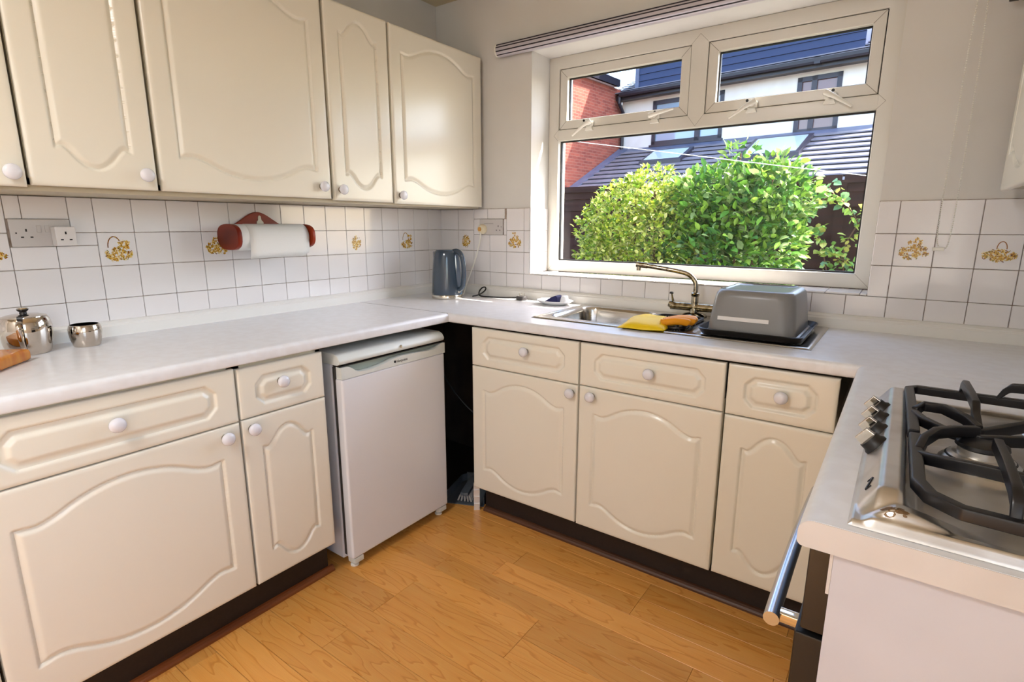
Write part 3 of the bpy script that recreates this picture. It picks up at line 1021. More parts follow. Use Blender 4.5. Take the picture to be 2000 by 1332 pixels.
for (bx, by) in ((2.300, -1.275), (2.420, -1.075), (2.47, -1.42), (2.56, -1.24)):
    rr = np.hypot(gx - bx, gy - by)
    Hh += 0.004 * (1 - sstep(rr, 0.050, 0.075)) - 0.003 * np.exp(-((rr - 0.085) / 0.008) ** 2)
grid_obj('hob_plate', X, Y, Hh, STEEL, hob, back=ZT + 0.0005, angle=60)
# burners
for (bx, by, R_) in ((2.302, -1.268, 0.033), (2.415, -1.065, 0.027), (2.47, -1.43, 0.024), (2.57, -1.24, 0.033)):
    z = ZT + 0.014
    b = MB().lathe([(R_ * 1.62, -0.004), (R_ * 1.50, 0.000), (R_ * 1.12, 0.011), (R_ * 1.06, 0.0112)], (bx, by, z), 40).build('burner_skirt', mat('burner_alloy', srgb(214, 210, 204), 0.32, 0.9), hob, smooth=True)
    MB().lathe([(R_ * 1.34, 0.0052), (R_ * 1.31, 0.0065), (R_ * 1.27, 0.0072)], (bx, by, z), 40, cap0=False, cap1=False).build('burner_groove', BLACK, b)
    MB().lathe([(R_ * 0.90, 0.010), (R_ * 0.90, 0.0205), (R_ * 0.7, 0.021)], (bx, by, z), 40).build('burner_ring', MATS['burner_alloy'], b, smooth=True)
    MB().lathe([(R_ * 0.94, 0.0210), (R_ * 1.02, 0.0235), (R_ * 0.98, 0.0285), (R_ * .7, 0.032), (R_ * .3, 0.0335), (0.001, 0.034)], (bx, by, z), 40).build('burner_cap', IRON, b, smooth=True)
    ex = bx + R_ * 1.5
    MB().lathe([(0.011, 0), (0.011, 0.004), (0.006, 0.006), (0.0035, 0.018), (0.001, 0.0185)], (ex, by - R_ * 0.9, ZT + 0.008), 16).build('igniter', CHROME, b, smooth=True)
# grates
ZG = ZT + 0.040
def grate(name, frame, fingers, label):
    g = MB()
    g.bar(frame, 0.016, 0.017)
    o = g.build('grate', IRON, hob, bevel=0.003)
    o['label'] = label
    for f in fingers:
        MB().bar(f, 0.012, 0.018).build('finger', IRON, o, bevel=0.003)
    return o
def zg(p): return [(a, b, ZG + c) for a, b, c in p]
near = zg([(2.217, -1.288, 0), (2.218, -1.35, 0), (2.220, -1.485, 0), (2.232, -1.520, 0), (2.262, -1.545, 0), (2.310, -1.548, 0), (2.45, -1.548, 0), (2.600, -1.548, 0), (2.64, -1.50, 0), (2.64, -1.288, 0)])
arcA = [(2.222, -1.376, 0.000), (2.232, -1.392, 0.004), (2.254, -1.408, 0.009), (2.285, -1.418, 0.012), (2.330, -1.426, 0.013), (2.42, -1.430, 0.012), (2.52, -1.43, 0.008), (2.636, -1.43, 0.0)]
arcB = [(2.221, -1.362, 0.000), (2.227, -1.330, 0.010), (2.242, -1.300, 0.016), (2.266, -1.276, 0.017), (2.296, -1.248, 0.014)]
fin1 = [(2.308, -1.546, -0.002), (2.308, -1.541, 0.014), (2.308, -1.532, 0.024), (2.308, -1.512, 0.029), (2.309, -1.43, 0.029), (2.309, -1.335, 0.026)]
fin2 = [(2.640, -1.30, 0.0), (2.56, -1.285, 0.016), (2.42, -1.28, 0.022), (2.352, -1.278, 0.020)]
fin3 = [(2.47, -1.546, 0.0), (2.47, -1.50, 0.02), (2.47, -1.46, 0.022)]
grate('grate', near, [zg(arcA), zg(arcB), zg(fin1), zg(fin2), zg(fin3)], 'black cast-iron grate nearest the worktop end')
far = zg([(2.640, -1.276, 0), (2.640, -1.10, 0), (2.64, -0.968, 0), (2.50, -0.968, 0), (2.35, -0.968, 0), (2.222, -0.968, 0), (2.209, -0.985, 0), (2.213, -1.120, 0), (2.216, -1.277, 0)])
fa = [(2.294, -0.970, 0.0), (2.294, -0.978, 0.020), (2.294, -0.995, 0.029), (2.297, -1.08, 0.030), (2.299, -1.140, 0.028), (2.300, -1.158, 0.012), (2.301, -1.215, 0.000)]
fb = [(2.216, -1.150, 0.002), (2.230, -1.130, 0.010), (2.258, -1.140, 0.013), (2.286, -1.178, 0.011), (2.301, -1.215, 0.006)]
fc = [(2.216, -1.165, 0.002), (2.228, -1.206, 0.004), (2.254, -1.242, 0.004), (2.300, -1.254, 0.002), (2.36, -1.225, 0.004)]
fd = [(2.345, -0.970, 0.0), (2.352, -0.972, 0.016), (2.362, -0.976, 0.030), (2.40, -0.98, 0.034), (2.44, -0.982, 0.030), (2.455, -0.975, 0.0)]
fe = [(2.42, -1.20, 0.0), (2.42, -1.16, 0.020), (2.42, -1.115, 0.022)]
ff = [(2.301, -1.215, 0.000), (2.36, -1.165, 0.010), (2.392, -1.12, 0.016)]
grate('grate', far, [zg(fa), zg(fb), zg(fc), zg(fd), zg(fe), zg(ff)], 'black cast-iron grate nearest the window')
# control knobs on the sloping front
ax = Vector((-0.80, 0, 0.60)).normalized()
for y in (-1.108, -1.178, -1.247, -1.316):
    c = Vector((2.170, y - 0.006, ZT + 0.024))
    k = MB().lathe([(0.019, -0.002), (0.019, 0.004), (0.016, 0.008), (0.0155, 0.016)], c, 20, ax).build('control_knob', BLACK, hob, smooth=True)
    u = Vector((0, 1, 0)); w = ax.cross(u)
    g = MB()
    for sgn in (1,):
        V = []
        for (a, b, h_) in [(-0.0135, -0.0055, 0.010), (0.0135, -0.0055, 0.010), (0.0135, 0.0055, 0.010), (-0.0135, 0.0055, 0.010), (-0.012, -0.0045, 0.030), (0.012, -0.0045, 0.030), (0.012, 0.0045, 0.030), (-0.012, 0.0045, 0.030)]:
            V.append(tuple(c + w * a + u * b + ax * h_))
        g.add(V, [(0, 3, 2, 1), (4, 5, 6, 7), (0, 1, 5, 4), (1, 2, 6, 5), (2, 3, 7, 6), (3, 0, 4, 7)])
    g.build('knob_grip', CHROME, k, bevel=0.0015)
# little dark emblem, and burnt stain
def on_slope(x, y, lift=0.0006):
    ix = np.interp(x, X, np.arange(len(X))); iy = np.interp(y, Y, np.arange(len(Y)))
    i0, j0 = int(ix), int(iy)
    i1, j1 = min(i0 + 1, len(X) - 1), min(j0 + 1, len(Y) - 1)
    a, b = ix - i0, iy - j0
    z = (Hh[j0, i0] * (1 - a) + Hh[j0, i1] * a) * (1 - b) + (Hh[j1, i0] * (1 - a) + Hh[j1, i1] * a) * b
    return (x, y, z + lift)
em = MB()
em.tube([on_slope(2.1660, -1.470), on_slope(2.1685, -1.4695), on_slope(2.1715, -1.469)], 0.0011, 6)
em.tube([on_slope(2.1650, -1.497), on_slope(2.1675, -1.4965), on_slope(2.1705, -1.496)], 0.0011, 6)
em.tube([on_slope(2.1712, -1.470), on_slope(2.1685, -1.483), on_slope(2.1655, -1.4965)], 0.0016, 6)
em.build('emblem', INK, hob)
st = MB()
R = random.Random(3)
for k in range(16):
    x, y = 2.196 + R.uniform(-.010, .016), -1.556 + R.uniform(-.004, .006)
    r = R.uniform(.0012, .0045)
    V = [on_slope(x + r * 1.5 * math.cos(t), min(max(y + r * .6 * math.sin(t), HY0 + .002), HY1), 0.0004) for t in np.linspace(0, 6.28, 9)[:-1]]
    st.add(V, [tuple(range(8))])
st.build('burn_stain', RUST, hob, clean=False)

# ------------------------------------------------------------------ fridge
FX = 0.618
fg = thing('fridge', (0.33, -0.925, 0), 'white under-counter fridge with curved handle recess', 'fridge')
FY0, FY1 = -1.188, -0.660
MB().box((0.05, FY0, 0.030), (0.560, FY1, 0.800)).build('cabinet_body', FRIDGE, fg, bevel=0.006)
MB().prism([(0.04, 0.800), (0.60, 0.800), (0.615, 0.806), (0.617, 0.818), (0.606, 0.834), (0.588, 0.842), (0.04, 0.846)], FY0 - 0.004, FY1 + 0.003, axis=1).build('top_cover', FRTRIM, fg, bevel=0.004, smooth=True)
dm = MB().box((0.578, FY0, 0.045), (FX, FY1, 0.752))
door = dm.build('fridge_door', FRIDGE, fg, bevel=0.009, seg=3)
MB().box((0.562, FY0 + 0.006, 0.05), (0.577, FY1 - 0.006, 0.79)).build('door_seal', mat('door_seal', srgb(70, 66, 62), 0.7), fg)
# handle trim: top edge dips in two scoops
top = []
L_ = FY1 - FY0
for u in np.linspace(0, 1, 60):
    y = FY0 + u * L_
    dip = float(np.interp(u, [0, .055, .085, .13, .19, .25, .33, .45, .55, .66, .80, .88, .93, .96, 1], [0, 0, .008, .026, .031, .031, .026, .014, .010, .012, .017, .017, .010, 0, 0]))
    top.append((y, 0.795 - dip))
poly = [(FY0, 0.752)] + [(FY1, 0.752)] + top[::-1]
MB().prism(poly, 0.590, FX + 0.002, axis=0).build('handle_trim', FRTRIM, door, smooth=True, angle=35)
MB().box((0.580, FY0 + 0.01, 0.752), (0.592, FY1 - 0.01, 0.797)).build('handle_recess', mat('recess_plastic', srgb(172, 182, 168), 0.4), door)
by0 = -0.945
MB().lathe([(0.0052, 0), (0.0052, 0.0006)], (FX + 0.002, by0 + 0.004, 0.7685), 16, (1, 0, 0)).build('badge_dot', INK, door)
tcu = bpy.data.curves.new('badge_text', 'FONT'); tcu.body = 'Hotpoint'; tcu.size = 0.0155; tcu.extrude = 0.0002
tob = bpy.data.objects.new('badge_text', tcu); COL.objects.link(tob)
bpy.context.view_layer.update()
tme = bpy.data.meshes.new_from_object(tob.evaluated_get(bpy.context.evaluated_depsgraph_get()))
bpy.data.objects.remove(tob)
tme.materials.clear(); tme.materials.append(INK)
lt = bpy.data.objects.new('badge_lettering', tme); lt.parent = door; COL.objects.link(lt)
lt.rotation_euler = (math.pi / 2, 0, math.pi / 2)
lt.location = Vector((FX + 0.0024, by0 + 0.012, 0.7630)) - Vector(world_loc(door))
for y in (FY0 + 0.03, FY1 - 0.03):
    MB().box((0.575, y - 0.022, 0.022), (FX - 0.002, y + 0.022, 0.045)).build('hinge_foot', FRTRIM, fg, bevel=0.004)
    for x in (0.10, 0.585):
        MB().lathe([(0.016, 0), (0.016, 0.006), (0.010, 0.009), (0.010, 0.032)], (x, y, 0.0), 14).build('foot', WHITEPL, fg)
MB().box((0.575, FY0 - 0.001, 0.7962), (0.6125, FY1 + 0.001, 0.7998)).build('top_gap', BLACK, fg)
ll = MB()
c = (FX + 0.000, -0.94, 0.819)
ll.lathe([(0.006, 0), (0.006, 0.002)], (0.6165, -0.905, 0.8225), 16, (1, 0, 0.2))
ll.build('lock_button', CHROME, fg, smooth=True)

# things in the gap beside the fridge
dp = thing('dustpan', (0.60, -0.43, 0), 'grey blue dustpan on the floor beside the fridge', 'dustpan')
FD = Fr((0.635, -0.47, 0), (math.cos(-0.75), math.sin(-0.75), 0), (math.sin(0.75), math.cos(0.75) * -1, 0))
FD = Fr((0.585, -0.475, 0), (0.40, -0.916, 0), (0, 0, 1), (0.916, 0.40, 0))     # s: to the lip, t: across, d: up
m = MB(FD)
m.prism([(-0.15, -0.055), (-0.12, -0.075), (0.10, -0.10), (0.10, 0.10), (-0.12, 0.075), (-0.15, 0.055)], 0.001, 0.004, axis=2)
m.box((-0.15, -0.10, 0.004), (0.095, -0.096, 0.030)) if False else None
m.prism([(-0.15, -0.055), (-0.12, -0.075), (0.08, -0.098), (0.08, -0.094), (-0.12, -0.071), (-0.146, -0.052)], 0.004, 0.040, axis=2)
m.prism([(-0.15, 0.055), (-0.12, 0.075), (0.08, 0.098), (0.08, 0.094), (-0.12, 0.071), (-0.146, 0.052)][::-1], 0.004, 0.040, axis=2)
m.box((-0.152, -0.055, 0.004), (-0.147, 0.055, 0.045))
m.build('pan', PANBLUE, dp)
MB(FD).box((-0.262, -0.014, 0.030), (-0.150, 0.014, 0.042)).build('handle', PANBLUE, dp, bevel=0.004)
br = thing('hand_brush', (0.60, -0.43, 0.006), 'pale hand brush lying in the dustpan', 'brush')
m = MB(FD)
R = random.Random(5)
for i in range(17):
    for j in range(5):
        s, t = -0.07 + 0.14 * i / 16, -0.022 + 0.044 * j / 4
        m.tube([(s, t, 0.036), (s * 1.08 + R.uniform(-.003, .003), t * 1.5 + R.uniform(-.003, .003), 0.007)], [0.003, 0.004], 5)
bb = m.build('bristles', BRUSH, br)
bb['kind'] = 'stuff'
MB(FD).prism([(-0.078, -0.02), (0.078, -0.02), (0.085, 0), (0.078, 0.02), (-0.078, 0.02), (-0.1, 0.012), (-0.20, 0.010), (-0.205, 0), (-0.20, -0.010), (-0.1, -0.012)], 0.036, 0.052, axis=2).build('brush_back', PANBLUE, br, bevel=0.004)
cab = [(0.30, -0.50, 0.86), (0.34, -0.49, 0.76), (0.40, -0.47, 0.62), (0.48, -0.45, 0.50), (0.58, -0.42, 0.40), (0.70, -0.38, 0.33)]
def smooth_path(P, n=40):
    P = np.array(P, float); m = len(P)
    t = np.linspace(0, m - 1, n)
    out = []
    for x in t:
        i = min(int(x), m - 2); u = x - i
        p0, p1, p2, p3 = P[max(i - 1, 0)], P[i], P[i + 1], P[min(i + 2, m - 1)]
        out.append(tuple(0.5 * ((2 * p1) + (-p0 + p2) * u + (2 * p0 - 5 * p1 + 4 * p2 - p3) * u * u + (-p0 + 3 * p1 - 3 * p2 + p3) * u ** 3)))
    return out
tag(MB().tube(smooth_path(cab), 0.0035, 8).build('appliance_cable', BLACK, smooth=True), 'black cable hanging in the dark gap beside the fridge', 'cable')
tag(MB().tube(smooth_path([(0.715, -0.50, 0.70), (0.690, -0.49, 0.71), (0.672, -0.48, 0.73), (0.668, -0.48, 0.755)]), 0.007, 8).build('water_hose', BLACK, smooth=True), 'short black hose poking from the sink cabinet side', 'hose')

# ------------------------------------------------------------------ sockets
def pins(mb, F_, cx, cz, d):
    mb.box((cx - 0.002, cz + 0.008, d), (cx + 0.002, cz + 0.016, d + 0.0005))
    mb.box((cx - 0.0145, cz - 0.010, d), (cx - 0.0075, cz - 0.0065, d + 0.0005))
    mb.box((cx + 0.0075, cz - 0.010, d), (cx + 0.0145, cz - 0.0065, d + 0.0005))
s1 = thing('double_socket', (0.009, -1.7925, 1.258), 'grey white double wall socket with an adaptor plugged in', 'socket')
F1 = Fr((TH + GB, -1.7925, 1.258), (0, 1, 0), (1, 0, 0))
pl = MB(F1).box((-0.0735, -0.041, 0), (0.0735, 0.041, 0.008)).build('plate', SOCK, s1, bevel=0.003)
pm = MB(F1); pins(pm, F1, -0.036, -0.004, 0.0081)
pm.build('pin_holes', INK, pl)
for cx in (-0.006, 0.014):
    MB(F1).box((cx - 0.0055, 0.002, 0.008), (cx + 0.0055, 0.023, 0.0105)).build('rocker_switch', SOCK, pl, bevel=0.0012)
MB(F1).lathe([(0.0022, 0.008), (0.0022, 0.0086)], (-0.060, 0.0, 0), 10, (0, 0, 1)).build('screw', INK, pl)
ad = thing('plug_adaptor', (0.04, -1.745, 1.235), 'white square plug adaptor in the double socket', 'adaptor')
b_ = MB(F1).box((0.022, -0.039, 0.0082), (0.074, 0.019, 0.048)).build('adaptor_body', SOCKW, ad, bevel=0.003)
pm = MB(F1); pins(pm, F1, 0.048, -0.012, 0.0481)
pm.build('pin_holes', INK, b_)
s2 = thing('double_socket', (0.3725, -0.009, 1.275), 'grey white double socket with a white plug beside the window', 'socket')
F2_ = Fr((0.3725, -(TH + GB), 1.275), (1, 0, 0), (0, -1, 0))
pl = MB(F2_).box((-0.0765, -0.0405, 0), (0.0765, 0.0405, 0.008)).build('plate', SOCK, s2, bevel=0.003)
pm = MB(F2_); pins(pm, F2_, 0.048, -0.008, 0.0081)
pm.build('pin_holes', INK, pl)
MB(F2_).lathe([(0.0024, 0.008), (0.0024, 0.0086)], (0.068, 0.0, 0), 8, (0, 0, 1)).build('screw', INK, pl)
MB(F2_).box((-0.045, 0.016, 0.0081), (0.016, 0.0175, 0.0086)).build('scratch_mark', INK, pl)
wp = thing('mains_plug', (0.325, -0.03, 1.255), 'white plug with pale flex in the window side socket', 'plug')
MB(F2_).lathe([(0.026, 0.0082), (0.026, 0.018), (0.022, 0.028), (0.019, 0.032), (0.001, 0.033)], (-0.052, -0.012, 0), 20, (0, 0, 1)).build('plug_body', mat('cream_plug', srgb(238, 226, 196), 0.35), wp, smooth=True)
MB(F2_).lathe([(0.011, 0.0332), (0.011, 0.036), (0.001, 0.037)], (-0.056, -0.012, 0), 16, (0, 0, 1)).build('plug_centre', mat('tan_plug', srgb(206, 150, 70), 0.4), wp, smooth=True)
MB().tube(smooth_path([(0.322, -0.040, 1.245), (0.320, -0.045, 1.20), (0.305, -0.06, 1.12), (0.285, -0.08, 1.04), (0.262, -0.09, 0.975), (0.25, -0.10, 0.93), (0.262, -0.12, 0.9205)]), 0.0036, 8).build('flex', WHITEPL, wp, smooth=True)

# ------------------------------------------------------------------ paper roll holder
rh = thing('paper_roll_holder', (0.06, -1.09, 1.24), 'dark red wooden kitchen roll holder on the tiles', 'roll holder')
YA, YB = -1.264, -0.935
poly = []
for u in np.linspace(0, 1, 40):
    y = YA + 0.012 + u * (YB - YA - 0.024)
    poly.append((y, 1.268 + 0.066 * math.exp(-((u - 0.50) / 0.29) ** 2) - 0.006 * abs(u - .5)))
poly = [(YA + 0.012, 1.205), (YB - 0.012, 1.205)] + poly[::-1]
MB().prism(poly, 0.0092, 0.022, axis=0).build('back_board', REDWOOD, rh, bevel=0.003)
def cheek(y, a):
    P = []
    for k in range(28):
        t = 2 * math.pi * k / 28
        ct, st_ = math.cos(t), math.sin(t)
        P.append((0.088 + 0.078 * math.copysign(abs(ct) ** 0.75, ct), 1.238 + 0.049 * math.copysign(abs(st_) ** 0.75, st_)))
    MB().prism([(x, z) for x, z in P], y, y + a, axis=1).build('end_cheek', REDWOOD, rh, bevel=0.004)
cheek(YA, 0.018); cheek(YB - 0.016, 0.016)
hk = MB()
hk.prism([(-1.106, 1.284), (-1.078, 1.284), (-1.078, 1.294), (-1.086, 1.302), (-1.088, 1.317), (-1.094, 1.321), (-1.099, 1.316), (-1.100, 1.302), (-1.106, 1.296)], 0.0215, 0.0245, axis=0)
hk.build('hanger_plate', mat('hanger_plate', srgb(214, 204, 186), 0.4), rh)
pr_ = thing('paper_roll', (0.073, -1.08, 1.236), 'white kitchen paper roll with a loose hanging sheet', 'paper roll')
MB().lathe([(0.018, 0), (0.050, 0), (0.050, YB - YA - 0.042), (0.018, YB - YA - 0.042)], (0.098, YA + 0.022, 1.236), 40, (0, 1, 0), True, True).build('roll', PAPER, pr_, smooth=True)
shp = [(0.098 + 0.0508 * math.cos(t), 1.236 + 0.0508 * math.sin(t)) for t in np.linspace(math.radians(85), math.radians(-8), 12)] + [(0.1480, 1.206), (0.1450, 1.182), (0.1400, 1.160)]
sh = MB()
ya, yb = YA + 0.055, YB - 0.022
V, Fc = [], []
for i, (x, z) in enumerate(shp):
    for j in range(9):
        y = ya + (yb - ya) * j / 8
        drop = (1 - j / 8) * 0.0
        k = max(0, i - 11) / 3
        zz = z - k * 0.004 * (1 - j / 8) + k * (0.012 if j == 8 else 0)
        V.append((x + k * 0.003 * math.sin(j * 0.9), y, zz))
n9 = 9
for i in range(len(shp) - 1):
    for j in range(8):
        Fc.append((i * 9 + j, i * 9 + j + 1, i * 9 + 10 + j, i * 9 + 9 + j))
sh.add(V, Fc)
o = sh.build('loose_sheet', PAPER, pr_, smooth=True)
md = o.modifiers.new('thick', 'SOLIDIFY'); md.thickness = 0.0006; md.offset = 1

# ------------------------------------------------------------------ kettle
kx, ky = 0.262, -0.245
kt = thing('kettle', (kx, ky, ZT), 'glossy slate blue electric kettle in the corner', 'kettle')
def oval(mb, prof, ex=1.0, n=40):
    V, Fc = [], []
    for r, h in prof:
        for k in range(n):
            a = 2 * math.pi * k / n
            V.append((kx + r * math.cos(a) * ex, ky + r * math.sin(a), ZT + h))
    for i in range(len(prof) - 1):
        for k in range(n):
            Fc.append((i * n + k, i * n + (k + 1) % n, (i + 1) * n + (k + 1) % n, (i + 1) * n + k))
    Fc += [tuple(range(n))[::-1], tuple(range((len(prof) - 1) * n, len(prof) * n))]
    mb.add(V, Fc)
    return mb
bdy = oval(MB(), [(0.0775, 0.020), (0.079, 0.03), (0.078, 0.06), (0.0755, 0.11), (0.072, 0.16), (0.0675, 0.205), (0.064, 0.232), (0.0605, 0.240), (0.057, 0.2425)]).build('kettle_body', KETT, kt, smooth=True)
oval(MB(), [(0.0795, 0.001), (0.0805, 0.004), (0.0805, 0.018), (0.079, 0.0205)]).build('base_ring', CHROME, kt, smooth=True)
oval(MB(), [(0.0555, 0.2425), (0.054, 0.246), (0.040, 0.2485), (0.001, 0.249)]).build('lid', KETT, kt, smooth=True)
hpts = smooth_path([(kx + 0.040, ky, ZT + 0.236), (kx + 0.072, ky, ZT + 0.240), (kx + 0.100, ky, ZT + 0.222), (kx + 0.112, ky, ZT + 0.180), (kx + 0.114, ky, ZT + 0.120), (kx + 0.106, ky, ZT + 0.070), (kx + 0.088, ky, ZT + 0.052), (kx + 0.068, ky, ZT + 0.050)], 40)
MB().tube(hpts, [0.0135] * 40, 14, flat=0.72, up=(1, 0, 0)).build('handle', KETT, kt, smooth=True)
MB().prism([(kx - 0.060, ky - 0.022), (kx - 0.092, ky - 0.004), (kx - 0.092, ky + 0.004), (kx - 0.060, ky + 0.022)], ZT + 0.198, ZT + 0.236, axis=2).build('spout', KETT, bdy, bevel=0.004)
MB().box((kx + 0.066, ky - 0.010, ZT + 0.030), (kx + 0.086, ky + 0.010, ZT + 0.044)).build('switch_lever', CHROME, kt, bevel=0.003)
# power flex of another appliance with plug
fx = thing('kettle_flex', (0.45, -0.08, ZT), 'black flex with a plug lying on the worktop behind the kettle', 'cable')
MB().tube(smooth_path([(0.352, -0.150, ZT + 0.005), (0.365, -0.105, ZT + 0.012), (0.372, -0.070, ZT + 0.030), (0.368, -0.062, ZT + 0.045), (0.352, -0.070, ZT + 0.042), (0.348, -0.090, ZT + 0.022), (0.375, -0.115, ZT + 0.006), (0.44, -0.112, ZT + 0.0045), (0.52, -0.090, ZT + 0.0045), (0.60, -0.082, ZT + 0.010)], 70), 0.0036, 8).build('flex', BLACK, fx, smooth=True)
pb = MB().prism([(0.598, -0.105), (0.640, -0.112), (0.652, -0.090), (0.640, -0.062), (0.598, -0.066)], ZT + 0.0005, ZT + 0.020, axis=2).build('plug_body', mat('plug_grey', srgb(70, 66, 66), 0.4), fx, bevel=0.004)
for a, b in ((0.612, -0.095), (0.612, -0.074), (0.634, -0.085)):
    MB().box((a - 0.002, b - 0.003, ZT + 0.020), (a + 0.002, b + 0.003, ZT + 0.034)).build('pin', CHROME, pb)

# small dish with sponge
dx, dy = 0.835, -0.120
ds = thing('saucer', (dx, dy, ZT), 'small white oval dish beside the sink', 'dish')
def ovl(prof, ex, n=36):
    V, Fc = [], []
    for r, h in prof:
        for k in range(n):
            a = 2 * math.pi * k / n
            V.append((dx + r * ex * math.cos(a), dy + r * math.sin(a), ZT + h))
    for i in range(len(prof) - 1):
        for k in range(n):
            Fc.append((i * n + k, i * n + (k + 1) % n, (i + 1) * n + (k + 1) % n, (i + 1) * n + k))
    Fc += [tuple(range(n))[::-1], tuple(range((len(prof) - 1) * n, len(prof) * n))]
    return MB().add(V, Fc)
ovl([(0.040, 0.0005), (0.044, 0.003), (0.062, 0.012), (0.072, 0.020), (0.070, 0.0215), (0.058, 0.0135), (0.042, 0.006), (0.001, 0.005)], 1.30).build('dish_bowl', CERAM, ds, smooth=True)
sp_ = thing('scouring_sponge', (dx, dy, ZT + 0.008), 'navy blue scouring sponge in the small dish', 'sponge')
MB().prism([(dx - 0.052, ZT + 0.0085), (dx + 0.032, ZT + 0.0085), (dx + 0.030, ZT + 0.040), (dx + 0.018, ZT + 0.046), (dx - 0.01, ZT + 0.034)], dy - 0.026, dy + 0.024, axis=1).build('sponge_body', NAVY, sp_, bevel=0.004)
so = thing('soap_bar', (dx + 0.055, dy, ZT + 0.012), 'white bar of soap beside the blue sponge', 'soap')
MB().prism([(dx + 0.036, ZT + 0.012), (dx + 0.072, ZT + 0.018), (dx + 0.066, ZT + 0.046), (dx + 0.046, ZT + 0.048)], dy - 0.02, dy + 0.018, axis=1).build('soap_body', CERAM, so, bevel=0.007, seg=3)

# ------------------------------------------------------------------ sink
sk = thing('sink', (1.46, -0.27, ZT), 'stainless steel one and a half bowl sink with drainer', 'sink')
X = np.linspace(SX0, SX1, 230); Y = np.linspace(SY0, SY1, 110)
gx, gy = np.meshgrid(X, Y)
def rr_sd(x, y, cx, cy, hx, hy, r):
    qx, qy = np.abs(x - cx) - hx + r, np.abs(y - cy) - hy + r
    return np.hypot(np.maximum(qx, 0), np.maximum(qy, 0)) + np.minimum(np.maximum(qx, qy), 0) - r
zr_ = ZT + 0.0055
edge = np.minimum(np.minimum(gx - SX0, SX1 - gx), np.minimum(gy - SY0, SY1 - gy))
Hs = zr_ - 0.0045 * (1 - sstep(edge, 0, 0.008)) - 0.002 * sstep(edge, 0.014, 0.022)
b1 = rr_sd(gx, gy, 1.172, -0.270, 0.170, 0.172, 0.055)
b2 = rr_sd(gx, gy, 1.468, -0.300, 0.088, 0.140, 0.045)
Hs -= 0.160 * (1 - sstep(b1, -0.022, 0.004)) + 0.100 * (1 - sstep(b2, -0.020, 0.004))
dr1 = rr_sd(gx, gy, 1.765, -0.270, 0.175, 0.180, 0.03)
Hs -= (1 - sstep(dr1, -0.01, 0.004)) * (0.004 - 0.0032 * np.clip(np.sin((gy + 0.5) * 2 * np.pi / 0.034) * 1.6, -1, 1) * (1 - sstep(dr1, -0.035, -0.02)))
skb = grid_obj('sink_top', X, Y, Hs, SINKSTEEL, sk, angle=70)
for (cx, cy, z) in ((1.172, -0.27, ZT - 0.1565), (1.468, -0.30, ZT - 0.0965)):
    MB().lathe([(0.034, 0.0), (0.034, 0.003), (0.026, 0.002), (0.001, 0.001)], (cx, cy, z), 24).build('waste', CHROME, sk, smooth=True)

# tap
tp = thing('mixer_tap', (1.485, -0.085, ZT + 0.005), 'aged chrome mixer tap with swan spout pointing left', 'tap')
tx, ty = 1.487, -0.088
MB().lathe([(0.052, 0.0), (0.052, 0.004), (0.040, 0.010), (0.026, 0.014)], (tx, ty, ZT + 0.0045), 30).build('base_plate', AGED, tp, smooth=True)
MB().tube([(tx - 0.098, ty, ZT + 0.040), (tx + 0.088, ty, ZT + 0.040)], 0.0165, 18).build('cross_body', AGED, tp, smooth=True)
MB().lathe([(0.020, 0.012), (0.018, 0.03), (0.015, 0.05), (0.014, 0.085), (0.0165, 0.088), (0.0165, 0.098), (0.012, 0.101)], (tx, ty, ZT), 22).build('pillar', AGED, tp, smooth=True)
sp = smooth_path([(tx, ty, ZT + 0.095), (tx, ty, ZT + 0.130), (tx - 0.008, ty - 0.002, ZT + 0.152), (tx - 0.032, ty - 0.006, ZT + 0.174), (tx - 0.075, ty - 0.012, ZT + 0.185), (tx - 0.15, ty - 0.022, ZT + 0.196), (tx - 0.212, ty - 0.03, ZT + 0.204)], 40)
spo = MB().tube(sp, 0.0098, 14).build('spout', AGED, tp, smooth=True)
e = Vector(sp[-1])
MB().tube([e + Vector((0.012, 0.002, -0.001)), e + Vector((-0.034, -0.005, 0.003))], 0.0125, 16).tube([e + Vector((-0.024, -0.004, 0.0)), e + Vector((-0.024, -0.004, -0.022))], 0.0095, 14).build('nozzle', AGED, spo, smooth=True)
for sx in (-1, 1):
    p = Vector((tx + sx * 0.088, ty, ZT + 0.042))
    q = MB().tube([p, p + Vector((sx * 0.018, 0, 0.006))], [0.017, 0.014], 16).build('valve', AGED, tp, smooth=True)
    MB().tube([p + Vector((0, 0, 0.008)), p + Vector((sx * 0.002 - 0.004, -0.002, 0.035)), p + Vector((sx * 0.008, -0.006, 0.050))], [0.006, 0.004, 0.003], 10).build('lever', AGED, q, smooth=True)
    MB().lathe([(0.008, -0.004), (0.0085, 0.0), (0.006, 0.004)], p + Vector((sx * 0.009, -0.006, 0.052)), 12).build('lever_tip', BLACK, q, smooth=True)

# black basket in the half bowl
bk = thing('strainer_basket', (1.468, -0.30, ZT - 0.09), 'black plastic strainer basket in the small sink bowl', 'basket')
m = MB()
def rect_pts(cx, cy, hx, hy, r, n=6):
    P = []
    for (sx, sy, a0) in ((1, 1, 0), (-1, 1, 90), (-1, -1, 180), (1, -1, 270)):
        for a in np.linspace(a0, a0 + 90, n):
            P.append((cx + sx * (hx - r) + r * math.cos(math.radians(a)), cy + sy * (hy - r) + r * math.sin(math.radians(a))))
    return P
R0 = rect_pts(1.468, -0.30, 0.086, 0.134, 0.03)
ro = [(x, y, ZT + 0.011) for x, y in R0]
MB().bar(ro + [ro[0], ro[1]], 0.010, 0.008).build('rim', BLACK, bk)
R1 = rect_pts(1.468, -0.30, 0.058, 0.106, 0.022)
m = MB()
m.prism(R1, ZT - 0.085, ZT - 0.082, axis=2)
